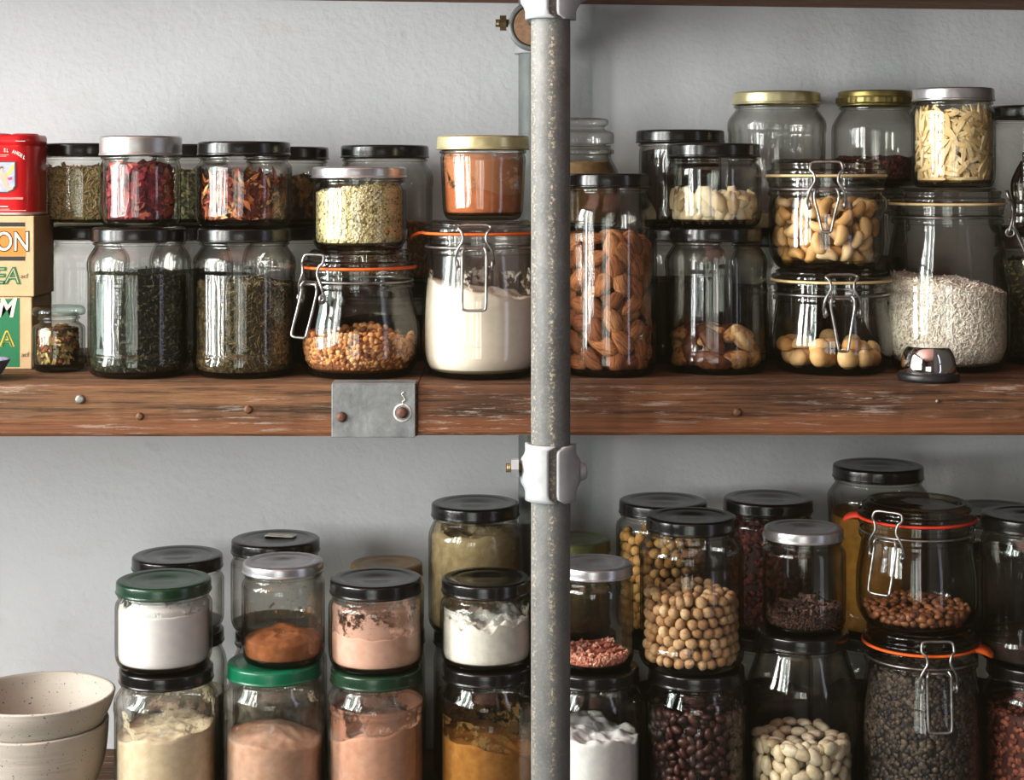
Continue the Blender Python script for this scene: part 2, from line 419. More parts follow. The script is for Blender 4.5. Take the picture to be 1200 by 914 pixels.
# ------------------------------------------------------------------ contents
def fill_data(j, top, amp=.002, freq=40, tilt=(0,0), gap=.0007, peak=0., shrink=0., seed=0., seg=96, rows=26, edge_amp=None):
    """solid filling the jar from its floor up to an uneven top"""
    zb = j['tb']+gap+.0002
    th = np.arange(seg)/seg*2*PI; off = Vector((seed*3.7, seed*1.3, seed*2.1))
    def topz(x, y):
        q = mn.noise(Vector((x, y, 0))*freq+off) + .5*mn.noise(Vector((x, y, 0))*freq*2.7+off) + .12*mn.noise(Vector((x, y, 0))*freq*7+off)
        r = math.hypot(x, y)/j['R']
        return max(zb+.0012, top + amp*q + tilt[0]*x + tilt[1]*y + peak*(1-r*r))
    V, Fc = [], []
    rt = j['rin'](top)-gap-shrink
    tops = [topz(rt*math.cos(a), rt*math.sin(a)) for a in th]
    V.append((0, 0, zb))
    for i in range(rows+1):
        u = i/rows
        for a, zt in zip(th, tops):
            z = zb+(zt-zb)*u; r = max(j['rin'](z)-gap-shrink, .001); V.append((r*math.cos(a), r*math.sin(a), z))
    K = 22
    for k in range(1, K):
        s = 1-k/K
        for a, zt in zip(th, tops):
            x, y = rt*s*math.cos(a), rt*s*math.sin(a); V.append((x, y, topz(x, y)))
    V.append((0, 0, topz(0, 0)))
    for k in range(seg): Fc.append((0, 1+(k+1) % seg, 1+k))
    nr = rows+K
    for i in range(nr-1):
        for k in range(seg):
            k2 = (k+1) % seg; q = 1+i*seg
            Fc.append((q+k, q+k2, q+seg+k2, q+seg+k))
    q = 1+(nr-1)*seg; L = len(V)-1
    for k in range(seg): Fc.append((q+k, q+(k+1) % seg, L))
    return V, Fc, topz

def place(name, me, j, label, cat, kind=None, group=None):
    o = link(name, me, None, (j['X'], j['Y'], j['zb'])); return tag(o, label, cat, group, kind)

def powder(key, name, label, cat, py, c, c2=None, amp=.002, freq=40, tilt=(0,0), peak=0., film=None, fthr=.5, ftop=None, seed=0, bump=.3, grain=900, rough=.9, fscale=70):
    j = J[key]; top = j['fz'](py)
    m = mat_plain(name+'_powder_'+key, c, rough, 0, c2 or tuple(int(v*.93) for v in c), 120, bump, grain, spec=.1, bdist=.0008)
    v, f, tz = fill_data(j, top, amp, freq, tilt, peak=peak, seed=seed+len(key))
    o = place(name, mesh(name, v, f, m), j, label, cat, 'stuff')
    if film:
        # fine coat left on the glass above the powder
        zt = (j['fz'](ftop) if ftop else j['h']-.004); zt = max(zt, top+.006)
        seg, rows = 72, 40; V, Fc, A = [], [], []
        for i in range(rows+1):
            for k in range(seg):
                a = 2*PI*k/seg; z0 = top-.006; z = z0+(zt-z0)*i/rows; r = j['rin'](z)-.0011
                V.append((r*math.cos(a), r*math.sin(a), z)); A.append([1.0 if i < rows-6 else .75]*3 if i < rows else [.0]*3)
        for i in range(rows):
            for k in range(seg): Fc.append((i*seg+k, i*seg+(k+1) % seg, (i+1)*seg+(k+1) % seg, (i+1)*seg+k))
        link('powder_film', mesh('powder_film', V, Fc, mat_film('film_'+key, film, fthr, fscale), col=np.array(A)), o)
    return o

OCT = np.array([(1,0,0),(-1,0,0),(0,1,0),(0,-1,0),(0,0,1),(0,0,-1)], float)
OCTF = [(0,2,4),(2,1,4),(1,3,4),(3,0,4),(2,0,5),(1,2,5),(3,1,5),(0,3,5)]
def ell(nu=8, nv=5):
    V, Fc = [(1,0,0)], []
    for i in range(1, nv):
        a = PI*i/nv
        for k in range(nu): V.append((math.cos(a), math.sin(a)*math.cos(2*PI*k/nu), math.sin(a)*math.sin(2*PI*k/nu)))
    V.append((-1,0,0))
    for k in range(nu): Fc.append((0, 1+(k+1) % nu, 1+k))
    for i in range(nv-2):
        for k in range(nu):
            q = 1+i*nu; Fc.append((q+k, q+(k+1) % nu, q+nu+(k+1) % nu, q+nu+k))
    q = 1+(nv-2)*nu; L = len(V)-1
    for k in range(nu): Fc.append((q+k, q+(k+1) % nu, L))
    return np.array(V), Fc
ELL = ell(7, 4)
def leafshape():
    V = np.array([(-1,0,0),(-.35,.8,.25),(.35,.75,.2),(1,0,0),(.35,-.75,.2),(-.35,-.8,.25)], float); return V, [(0,5,4,3,2,1)]
LEAF = leafshape()
STICK = (np.array([(-1,-1,-1),(-1,1,-1),(-1,0,1),(1,-1,-1),(1,1,-1),(1,0,1)], float), [(0,1,2),(3,5,4),(0,3,4,1),(1,4,5,2),(2,5,3,0)])

def grains(key, name, label, cat, py, pal, shape, size, n, core, amp=.002, freq=40, tilt=(0,0), peak=0., jitter=.35, depth=.0015, rough=.65, seed=0, dust=None, spec=.3, top_n=None, flat=.5):
    """a mass of grains or flakes pressed against the glass (too many to count): one object"""
    j = J[key]; top = j['fz'](py); R_ = random.Random(seed+hash_(key))
    v, f, tz = fill_data(j, top-.001, amp, freq, tilt, peak=peak, shrink=max(size)*.8+.0004, seed=seed, seg=48, rows=12)
    V = [np.array(v)]; Fc = list(f); C = [np.tile(np.array(lin(core)), (len(v), 1))]; nb = len(v)
    S, SF = shape; P = [np.array(lin(c)) for c in pal]; zb = j['tb']+.001
    sm = max(size)
    n_top = top_n if top_n is not None else n//4
    for i in range(n+n_top):
        sc = np.array(size)*R_.uniform(1-jitter, 1+jitter)
        if i < n:
            a = R_.uniform(-PI*1.08, PI*.08); 
            x0, y0 = math.cos(a), math.sin(a); rt = j['rin'](top)
            zt = tz(x0*rt, y0*rt); z = R_.uniform(zb+sc[1]*.8, max(zt+.0006, zb+sc[1]))
            nn = Vector((x0, y0, 0)); t = Vector((-y0, x0, 0))
            tiltv = R_.gauss(0, flat*.5)
            ph = R_.uniform(0, 2*PI); u = t*math.cos(ph)+Vector((0,0,math.sin(ph))); u = (u*math.cos(tiltv)+nn*math.sin(tiltv)).normalized()
            w = nn.cross(u).normalized(); q = u.cross(w)
            ext = abs(u.dot(nn))*sc[0]+abs(w.dot(nn))*sc[1]+abs(q.dot(nn))*sc[2]
            r = min(j['rin'](min(z+sc[0]*.6, top)), j['rin'](max(z-sc[0]*.6, zb)))-.0006-ext-R_.random()**2*depth
            ev = abs(u.z)*sc[0]+abs(w.z)*sc[1]+abs(q.z)*sc[2]; z = max(z, zb+ev+.0002)
            et = abs(u.dot(t))*sc[0]+abs(w.dot(t))*sc[1]+abs(q.dot(t))*sc[2]
            rm = min(j['rin'](z+ev), j['rin'](max(z-ev, zb)), j['rin'](z))
            r = min(r, rm-.0007-ext-et*et/(2*rm))
            pos = nn*r+Vector((0,0,z))
        else:
            a = R_.uniform(0, 2*PI); rr = math.sqrt(R_.random())*(min(j['rin'](top), j['rin'](top+sm*1.5))-sm*1.45-.0012); x, y = rr*math.cos(a), rr*math.sin(a)
            pos = Vector((x, y, tz(x, y)+sc[2]*.5+.0005))
            u = Vector((R_.gauss(0,1), R_.gauss(0,1), R_.gauss(0,.25))).normalized(); w = Vector((0,0,1)).cross(u).normalized(); q = u.cross(w)
        M = np.array([u*sc[0], w*sc[1], q*sc[2]])
        pts = S @ M + np.array(pos)
        V.append(pts); Fc += [tuple(k+nb for k in g) for g in SF]; nb += len(S)
        c = P[int(R_.random()**1.15*len(P)) % len(P)]*R_.uniform(.8, 1.2); C.append(np.tile(c, (len(S), 1)))
    me = mesh(name, np.concatenate(V), Fc, mat_attr('grain_%d_%d' % (int(rough*100), int(spec*100)), rough, 0, spec=spec), len(S) > 6, np.concatenate(C))
    return place(name, me, j, label, cat, 'stuff')

def singles(key, name, label, cat, group, py, meshes, size, dmin, layers=2, n_max=200, arc=105, core=None, core_name=None, core_label=None, amp=.003, tilt=(0,0), peak=0., flat=.35, seed=0, topn=40, squash=1., upright=None, rad=None, lattice=False):
    """countable things inside a jar: each its own object, packed against the front glass and over the top"""
    j = J[key]; top = j['fz'](py); R_ = random.Random(hash_(key)+seed)
    v, f, tz = fill_data(j, top-size[2]*1.5, amp, 40, tilt, peak=peak, shrink=size[2]*(2*layers)+.001, seed=seed, seg=40, rows=8)
    if core:
        place(core_name, mesh(core_name, v, f, mat_plain(core_name+'_core', core, .8, 0, tuple(int(c*.6) for c in core), 160, .6, 220, spec=.1)), j, core_label, cat, 'stuff')
    pts = []; out = 0
    def add(p, u, nn):
        nonlocal out
        w = nn.cross(u).normalized(); q = u.cross(w)
        s = R_.uniform(.88, 1.1)
        M = Matrix(((u.x*s, w.x*s, q.x*s, p.x+j['X']), (u.y*s, w.y*s, q.y*s, p.y+j['Y']), (u.z*s, w.z*s, q.z*s, p.z+j['zb']), (0,0,0,1)))
        o = bpy.data.objects.new(name, R_.choice(meshes)); COL.objects.link(o); o.matrix_world = M
        tag(o, label, cat, group); out += 1
    zb = j['tb']+.0008; rs = rad or size[1]
    for lay in range(layers):
        got = []
        if lattice:
            row = 0; z = zb+rs
            while True:
                R0 = j['rin'](z)-.0008-size[2]-lay*size[2]*1.6; st = dmin/R0; k0 = -math.radians(arc); any_ = False
                while k0 < math.radians(arc) and out < n_max:
                    a = -PI/2+k0+(row+lay) % 2*st/2+R_.gauss(0, st*.07); rt = j['rin'](top)
                    zz = z+R_.gauss(0, dmin*.07); k0 += st
                    if zz > tz(math.cos(a)*rt, math.sin(a)*rt)+size[2]*.9: continue
                    zz = max(zz, zb+rs*.95); any_ = True
                    rr_ = min(j['rin'](zz), j['rin'](max(zb, zz-rs*.7)))-.0008-size[2]*1.06-lay*size[2]*1.6-abs(R_.gauss(0, .0004))
                    nn = Vector((math.cos(a), math.sin(a), 0)); u = Vector((R_.gauss(0,1), R_.gauss(0,1), R_.gauss(0,1))); u = (u-nn*u.dot(nn)).normalized()
                    add(nn*rr_+Vector((0,0,zz)), u, nn)
                row += 1; z += dmin*.87
                if not any_ or z > top+.02: break
            continue
        for _ in range(2600):
            if out >= n_max: break
            a = -PI/2+math.radians(R_.uniform(-arc, arc)); x0, y0 = math.cos(a), math.sin(a)
            rt = j['rin'](top); zt = tz(x0*rt, y0*rt)+size[2]*1.5
            lo, hi = zb+rs*.8, zt-rs*.5
            if hi < lo: hi = lo+.0005
            z = lo+(hi-lo)*R_.random()**1.0
            if _ < 400: z = lo+R_.random()*.002           # a settled bottom row first
            nn = Vector((x0, y0, 0)); t = Vector((-y0, x0, 0))
            ph = R_.uniform(-PI, PI) if upright is None else R_.gauss(PI/2, upright)
            tl = R_.gauss(0, flat*.35)
            u = (t*math.cos(ph)+Vector((0,0,math.sin(ph)))); u = (u*math.cos(tl)+nn*math.sin(tl)).normalized()
            # the long axis must stay above the floor of the jar
            ez = abs(u.z)*size[0]+.3*size[1]
            z = max(z, zb+ez*.9)
            r = min(j['rin'](z), j['rin'](max(zb, z-ez)), j['rin'](z+ez*.8))
            curve = (abs(u.dot(t))*size[0])**2/(2*r)
            r = r-.0008-size[2]-curve*.7-abs(u.dot(nn))*size[0]*.8-lay*size[2]*1.55
            p = nn*r+Vector((0,0,z))
            d0 = dmin*R_.uniform(.94, 1.06)
            if all((p-g).length > d0 for g in got):
                got.append(p); add(p, u, nn)
    got = []
    for _ in range(900):
        if len(got) >= topn or out >= n_max+topn: break
        a = R_.uniform(0, 2*PI); rt = j['rin'](top)-size[0]*.9-.001; rr = math.sqrt(R_.random())*rt; x, y = rr*math.cos(a), rr*math.sin(a)
        p = Vector((x, y, tz(x, y)+size[2]*1.2+.0003))
        if all((p-g).length > dmin for g in got):
            got.append(p); u = Vector((R_.gauss(0,1), R_.gauss(0,1), R_.gauss(0,.15))).normalized(); nn = Vector((0,0,1)); nn = (nn-u*nn.dot(u)).normalized()
            add(p, u, nn)
    return out

# --- shapes of single nuts, beans ... (long axis x, flat side z)
def blob(name, a, b, c, m, fn=None, nu=14, nv=10):
    V, Fc = ell(nu, nv); V = V*np.array((a, b, c))
    if fn: V = np.array([fn(*p) for p in V])
    return mesh(name, V, Fc, m)
def almond_meshes():
    ms = []
    for i, c in enumerate([(150,92,56), (172,110,68), (126,74,44), (186,128,84), (140,84,50)]):
        t = NT('almond_skin_%d' % i); v = t.coords((70, 600, 600))
        col = t.ramp(t.noise(v, 1.2, 4), [(.34, lin(tuple(int(k*.55) for k in c))), (.52, lin(c)), (.7, lin(tuple(min(255, int(k*1.18)) for k in c)))])
        t.pbsdf(col, .65, 0, t.bump(t.noise(v, 1.4, 3), .8, .0009), .25)
        fn = lambda x, y, z: (x, y*(1-.35*x/.0125)*(.96), z*(1-.2*x/.0125))
        ms.append(blob('almond', .0128, .0086, .0050, t.m, fn))
    return ms
def cashew_meshes():
    ms = []
    for i, c in enumerate([(226,184,126), (236,204,154), (214,164,100)]):
        m = mat_plain('cashew_%d' % i, c, .5, 0, tuple(int(k*.9) for k in c), 90, .15, 160, spec=.35)
        def fn(x, y, z):
            a = x/.0115; wd = 1-.18*a
            ang = a*1.15; rr = .0095
            return ((rr+y*wd)*math.sin(ang), (rr+y*wd)*math.cos(ang)-rr*.62, z*wd)
        ms.append(blob('cashew_nut', .0115, .0056, .0054, m, fn, 12, 12))
    return ms
def chickpea_meshes(nm, cols, r=.0051):
    ms = []
    for i, c in enumerate(cols):
        m = mat_plain('%s_skin_%d' % (nm, i), c, .6, 0, tuple(int(k*.82) for k in c), 260, .3, 500, spec=.2)
        def fn(x, y, z):
            k = 1+.13*math.exp(-((x-r)**2+y*y)/(r*r*.25)); g = 1-.08*math.exp(-(z/(r*.25))**2)*(x > 0)
            return (x*k, y*g, z*.98)
        ms.append(blob(nm, r, r*.97, r*.98, m, fn, 12, 8))
    return ms
def bean_meshes(nm, cols, a, b, c, kid=.25, rough=.4, spec=.4):
    ms = []
    for i, cc in enumerate(cols):
        m = mat_plain('%s_skin_%d' % (nm, i), cc, rough, 0, tuple(int(k*.86) for k in cc), 200, .1, 300, spec=spec)
        fn = lambda x, y, z: (x, y-kid*b*(1-(x/a)**2)*.6+kid*b*.3, z)
        ms.append(blob(nm, a, b, c, m, fn, 12, 8))
    return ms
def macadamia_meshes():
    ms = []
    for i, c in enumerate([(220,174,114), (230,190,134), (206,156,94)]):
        m = mat_plain('macadamia_%d' % i, c, .5, 0, tuple(int(k*.9) for k in c), 110, .2, 200, spec=.3)
        cut = [-.9, -.15, -.5][i]
        fn = lambda x, y, z, cut=cut: (x, y*.95, max(z, cut*.009) if z < 0 else z*(1-.06*(x/.0095)))
        ms.append(blob('macadamia_nut', .0100, .0092, .0086, m, fn, 14, 9))
    return ms
def brazil_meshes():
    ms = []
    for i, (c, c2) in enumerate([((212,170,112), (150,96,54)), ((222,186,132), (186,136,84)), ((104,56,32), (70,34,20)), ((196,150,96), (126,74,42))]):
        t = NT('brazil_%d' % i); v = t.coords((1,1,1))
        col = t.ramp(t.noise(v, 130, 4), [(.46, lin(c)), (.58, lin(c2))]); t.pbsdf(col, .45, 0, t.bump(t.noise(v, 200, 3), .25, .0008), .35)
        def fn(x, y, z):
            a = x/.0185; k = 1-.25*abs(a)
            ang = math.atan2(z, y); tri = 1-.16*math.cos(3*ang)
            return (x, y*k*tri, (z*k*tri)-.0025*(1-a*a)*-.6)
        ms.append(blob('brazil_nut', .0180, .0092, .0082, t.m, fn, 15, 12))
    return ms
def sliver_meshes():
    ms = []
    for i, c in enumerate([(240,216,164), (232,200,142), (246,228,186)]):
        m = mat_plain('slivered_almond_%d' % i, c, .6, 0, tuple(int(k*.94) for k in c), 150, .15, 250, spec=.2)
        V = []; Fc = []
        prof = [(-1,.35), (-.6,.85), (0,1), (.6,.85), (1,.3)]
        for x, k in prof:
            for y, z in ((-1,-1), (1,-1), (1,1), (-1,1)): V.append((x*.0095, y*.0021*k, z*.0014*k))
        for q in range(4):
            for k in range(4):
                k2 = (k+1) % 4; Fc.append((q*4+k, q*4+k2, q*4+4+k2, q*4+4+k))
        Fc += [(3,2,1,0), (16,17,18,19)]
        ms.append(mesh('slivered_almond', V, Fc, m, False))
    return ms
def flake_meshes():
    ms = []
    for i, c in enumerate([(232,214,176), (240,226,194), (222,198,152)]):
        m = mat_plain('coconut_flake_%d' % i, c, .7, 0, tuple(int(k*.92) for k in c), 120, .25, 200, spec=.2)
        R_ = random.Random(i); V, Fc = [], []; nx, ny = 6, 4
        for s in (1, -1):
            for a in range(nx+1):
                for b in range(ny+1):
                    u, w = a/nx*2-1, b/ny*2-1
                    wd = .0062*(1-.35*u*u)*(1+.12*math.sin(5*u+i))
                    V.append((u*.0100, w*wd, -.0016*w*w*2-.0014*u*u+.0016+s*.0006))
        n1 = (nx+1)*(ny+1)
        for a in range(nx):
            for b in range(ny):
                q = a*(ny+1)+b; Fc.append((q, q+ny+1, q+ny+2, q+1)); Fc.append((n1+q, n1+q+1, n1+q+ny+2, n1+q+ny+1))
        rim = [a*(ny+1) for a in range(nx+1)] + [nx*(ny+1)+b for b in range(1, ny+1)] + [a*(ny+1)+ny for a in range(nx-1, -1, -1)] + [b for b in range(ny-1, 0, -1)]
        for k in range(len(rim)):
            k2 = (k+1) % len(rim); Fc.append((rim[k2], rim[k], n1+rim[k], n1+rim[k2]))
        ms.append(mesh('dried_flake', V, Fc, m))
    return ms

# ================================================================== THE SETTING
WALLM = mat_wall(); WOOD = mat_wood('old_shelf_timber'); WOOD2 = mat_wood('darker_shelf_timber', (46,31,22), (96,65,44), (136,98,68), 1.2)
RM = mat_plain('room_paint', (112,97,91), .9, 0, (102,88,82), 3)
RMD = mat_plain('shade_wall_paint', (40,34,30), .9, 0, (34,30,26), 3)  # dark colour picked to soak up light beside the shelves
FLM = mat_plain('floor_boards', (72,70,68), .6, 0, (56,54,52), 4)
RX0, RX1, RY0, RH = -1.50, .72, -2.4, 2.7
def struct(name, c, s, m):
    o = box(name, c, s, m); o['kind'] = 'structure'; return o
struct('wall_back', ((RX0+RX1)/2, WALL_Y+.06, RH/2), (RX1-RX0+.2, .12, RH), WALLM)
struct('floor', ((RX0+RX1)/2, (RY0+WALL_Y)/2, -.05), (RX1-RX0+.2, WALL_Y-RY0+.3, .1), FLM)
struct('ceiling', ((RX0+RX1)/2, (RY0+WALL_Y)/2, RH+.05), (RX1-RX0+.2, WALL_Y-RY0+.3, .1), mat_plain('ceiling_paint', (212,158,148), .9, 0, (202,148,138), 3))

FRM = mat_plain('window_frame_paint', (60,52,46), .5, 0, (50,44,40), 20)
def wall_with_openings(name, axis, pos, lo, hi, openings, m):
    """a wall as one mesh of slabs around its openings; axis 'x' runs along x at y=pos, 'y' runs along y at x=pos"""
    parts = []; cur = lo
    def slab(a, b, z0, z1):
        if b-a < 1e-4 or z1-z0 < 1e-4: return
        c = ((a+b)/2, pos, (z0+z1)/2) if axis == 'x' else (pos, (a+b)/2, (z0+z1)/2)
        s = (b-a, .1, z1-z0) if axis == 'x' else (.1, b-a, z1-z0)
        parts.append(box_data(c, s))
    for a, b, z0, z1 in sorted(openings):
        slab(cur, a, 0, RH); slab(a, b, 0, z0); slab(a, b, z1, RH); cur = b
    slab(cur, hi, 0, RH)
    o = link(name, multi(name, parts, m, False)); o['kind'] = 'structure'
def window(name, axis, pos, a, b, z0, z1, nx, nz, th=.045):
    parts = []
    def bar(a0, a1, q0, q1):
        c = ((a0+a1)/2, pos, (q0+q1)/2) if axis == 'x' else (pos, (a0+a1)/2, (q0+q1)/2)
        s = (a1-a0, .06, q1-q0) if axis == 'x' else (.06, a1-a0, q1-q0)
        parts.append(box_data(c, s))
    for i in range(nx+1):
        x = a+(b-a)*i/nx; bar(max(a, x-th/2), min(b, x+th/2), z0, z1)
    for i in range(nz+1):
        z = z0+(z1-z0)*i/nz; bar(a, b, max(z0, z-th/2), min(z1, z+th/2))
    o = link(name, multi(name, parts, FRM, False)); o['kind'] = 'structure'
def area(name, loc, rot, sx, sy, col, power):
    l = bpy.data.lights.new(name, 'AREA'); l.shape = 'RECTANGLE'; l.size = sx; l.size_y = sy; l.color = col; l.energy = power
    o = bpy.data.objects.new(name, l); COL.objects.link(o); o.location = loc; o.rotation_euler = rot; return o
# front wall (behind the camera): tall glazed doors; side walls: one window each
WF = [(-1.46, .10, .15, 1.62)]
wall_with_openings('wall_front', 'x', RY0-.05, RX0-.1, RX1+.1, WF, RM)
window('window_1', 'x', RY0-.04, *WF[0], 6, 2, .03)
WLo = [(-.60, 1.48, 1.12, 2.55)]
wall_with_openings('wall_left', 'y', RX0-.05, RY0-.1, WALL_Y+.1, WLo, RM)
window('window_2', 'y', RX0-.04, *WLo[0], 8, 2, .03)
WRo = [(.82, 1.08, .85, 2.0)]
wall_with_openings('shade_wall_right', 'y', RX1+.05, RY0-.1, WALL_Y+.1, WRo, RMD)  # unseen wall set close and dark to keep light off the shelves
window('window_3', 'y', RX1+.04, *WRo[0], 1, 2, .03)
KF, KL, KR_ = .35, 1.12, 1.2
for i, (c, p) in enumerate([((.80,1,.78), 7), ((.92,1,.90), 11), ((.72,1,.74), 5), ((1,.90,.87), 20), ((.80,1,.80), 8), ((1,.94,.92), 13)]):
    area('daylight_front', (-1.46+.26*(i+.5), RY0-.13, .885), (PI/2, 0, 0), .225, 1.40, c, p*KF)
for i, (c, p) in enumerate([((.94,1,.93), 24), ((.70,.95,.76), 5), ((1,.95,.92), 38), ((.72,.96,.80), 5), ((1,.97,.93), 34), ((.70,.95,.82), 6), ((.98,.96,.94), 46), ((.76,.93,.90), 10)]):
    area('daylight_side', (RX0-.13, -.60+.26*(i+.5), 1.835), (0, -PI/2, 0), 1.40, .215, c, p*KL)
area('daylight_far_side', (RX1+.13, .95, 1.42), (0, PI/2, 0), 1.12, .23, (.80,.82,1.0), 1.5*KR_)
w = bpy.data.worlds.new('World'); SC.world = w; w.use_nodes = True
w.node_tree.nodes['Background'].inputs[0].default_value = (.75,.85,1,1); w.node_tree.nodes['Background'].inputs[1].default_value = .3

# ------------------------------------------------------------------ shelves
def plank(name, label, x0, x1, y0, y1, ztop, th, m, rot=(0,0,0), seed=0):
    nx, V, Fc = 60, [], []
    cx, cy = (x0+x1)/2, (y0+y1)/2; R_ = random.Random(seed)
    hy, hz = (y1-y0)/2, th
    prof = [(-hy+.002, 0), (-hy, -.003), (-hy, -hz+.003), (-hy+.002, -hz), (hy, -hz), (hy, 0)]
    for i in range(nx+1):
        x = x0-cx+(x1-x0)*i/nx
        for k, (y, z) in enumerate(prof):
            e = .0009*mn.noise(Vector((x*22, k*3.1+seed, 0)))+.0006*mn.noise(Vector((x*70, k*1.7+seed, 5)))
            V.append((x, y+(e if k < 4 else 0), z+(e*.6 if k in (1,2) else (-abs(e)*.3 if k == 0 else 0))))
    n = len(prof)
    for i in range(nx):
        for k in range(n): Fc.append((i*n+k, i*n+(k+1) % n, (i+1)*n+(k+1) % n, (i+1)*n+k))
    Fc += [tuple(range(n))[::-1], tuple(nx*n+k for k in range(n))]
    o = link(name, mesh(name, V, Fc, m, False), None, (cx, cy, ztop)); o.rotation_euler = rot
    return tag(o, label, 'shelf')
YF = 1.50
xj = xpx(489, YF)
pl = plank('shelf_plank', 'weathered brown shelf plank under the tea jars, ending at the metal joining plate', -1.05, xj-.0006, YF, WALL_Y-.004, ZM, .0455, WOOD, (0,0,.004), 1)
pr = plank('shelf_plank', 'weathered brown shelf plank running behind the steel post under the nut jars', xj+.0006, 0.69, YF, WALL_Y-.004, ZM, .0445, WOOD2, (0,0,.0), 5)
tp = plank('shelf_plank', 'dark shelf plank overhead, its underside edge just showing along the top', -1.05, .69, YF, WALL_Y-.004, ZC+.1790, .045, WOOD2, (0,.0137,0), 9)
tp.location.z += .045
lw = plank('shelf_plank', 'dark lower shelf plank under the bowls and powder jars', -1.05, .69, YF, WALL_Y-.004, ZL, .0455, WOOD2, (0,0,0), 13)

# nails in the planks
NAIL = mat_plain('rusty_nail', (120,84,60), .6, .6, (86,58,44), 300, .3, 400); NAILG = mat_plain('grey_nail', (150,146,140), .45, .7, (110,108,104), 200)
def nail(par, px, py, r, m):
    p = fillet([(0, .0016), (r*.7, .0014, .0005), (r, .0004), (r, -.001), (0, -.001)], 3)
    o = link('nail_head', lathe('nail_head', p, m, 20), par)
    o.rotation_euler = (PI/2, 0, 0)
    o.location = Vector((xpx(px, YF), YF-.0006, zpx(py, YF)))-par.location
nail(pl, 93, 468, .0042, NAILG); nail(pl, 163, 488, .0034, NAIL); nail(pl, 290, 480, .0038, NAIL); nail(pr, 864, 483, .0036, NAIL)
nail(pr, 1098, 470, .0016, NAILG)

# galvanised joining plate
GALV = mat_galv(); GALVP = mat_galv('zinc_plate', (158,163,163), (92,97,98), .5, .3)
def joining_plate():
    xa, xb = xpx(389, YF), xpx(487, YF); za, zb = zpx(512, YF), ZM+.0010
    root = empty('shelf_joining_plate', ((xa+xb)/2, YF-.0025, (za+zb)/2), 'grey galvanised metal plate with two rusty bolts joining the shelf planks', 'plate')
    W, H = xb-xa, zb-za
    v1, f1 = box_data((0, 0, 0), (W, .0016, H)); 
    o = link('plate_sheet', mesh('plate_sheet', v1, f1, GALVP, False), root)
    b = o.modifiers.new('Bevel', 'BEVEL'); b.width = .0007; b.segments = 2
    box('top_fold', (0, .012, H/2+.0004), (W, .024, .0012), GALVP, root, .0005)
    for px, py, rr, mm in ((401, 488, .0046, 'r'), (472, 483, .0050, 'r')):
        p = fillet([(0, .0036), (rr*.6, .0032, .001), (rr, .0012, .001), (rr, -.0002), (0, -.0002)], 3)
        bo = link('bolt_head', lathe('bolt_head', p, mat_plain('rusty_bolt', (112,72,52), .7, .3, (70,46,38), 260, .4, 400), 20), root)
        bo.rotation_euler = (PI/2, 0, 0); bo.location = (xpx(px, YF)-(xa+xb)/2, -.0008, zpx(py, YF)-(za+zb)/2)
    p = [(.0066, .0003), (.0082, .0003), (.0082, 0), (.0066, 0), (.0066, .0003)]
    wsh = link('paint_ring', lathe('paint_ring', p, mat_plain('white_paint_smear', (206,204,196), .8, 0, (170,168,160), 300), 24), root)
    wsh.rotation_euler = (PI/2, 0, 0); wsh.location = (xpx(472, YF)-(xa+xb)/2, -.0008, zpx(483, YF)-(za+zb)/2)
    sm = [(xpx(472+dx, YF)-(xa+xb)/2, -.0010, zpx(y, YF)-(za+zb)/2) for dx, y in ((1,474), (0,470), (3,468), (1,464), (-1,461), (2,459))]
    link('paint_smear', multi('paint_smear', [tube_data(spline(sm, 4), .0006, 5)], MATS['white_paint_smear']), root)
joining_plate()

# ------------------------------------------------------------------ steel pipes and clamps
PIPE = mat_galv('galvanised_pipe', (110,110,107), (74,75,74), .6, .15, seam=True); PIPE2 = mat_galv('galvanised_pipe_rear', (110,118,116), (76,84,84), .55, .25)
CLAMP = mat_plain('zinc_clamp', (168,170,172), .6, .1, (146,149,152), 40, .15, 300); BRASS = mat_plain('yellowed_bolt', (140,122,84), .45, .7, (110,92,62), 200)
DP, RP = 1.468, .0169; XP = xpx(645.3, DP)
DB, XB = 1.745, xpx(626.5, 1.745)
def pipe(name, label, x, y, z0, z1, r, m):
    p = [(r-.003, z0), (r, z0), (r, (z0+z1)/2), (r, z1), (r-.003, z1)]
    o = link(name, lathe(name, p, m, 48), None, (x, y, 0)); return tag(o, label, 'pipe')
pipe('pipe_post', 'thick grey galvanised pipe post standing in front of the shelves', XP, DP, .001, RH-.002, RP, PIPE)
pipe('pipe_post', 'thin looking grey pipe post against the wall behind the front post', XB, DB, .001, RH-.002, RP*.98, PIPE2)
def cross_pipe(z, label):
    y0, y1 = DP+.034, DB-.020
    v, f = tube_data([(0, y0, 0), (0, (y0+y1)/2, 0), (0, y1, 0)], .0145, 28)
    o = link('cross_pipe', mesh('cross_pipe', v, f, PIPE2), None, (XP-.004, 0, z)); tag(o, label, 'pipe')
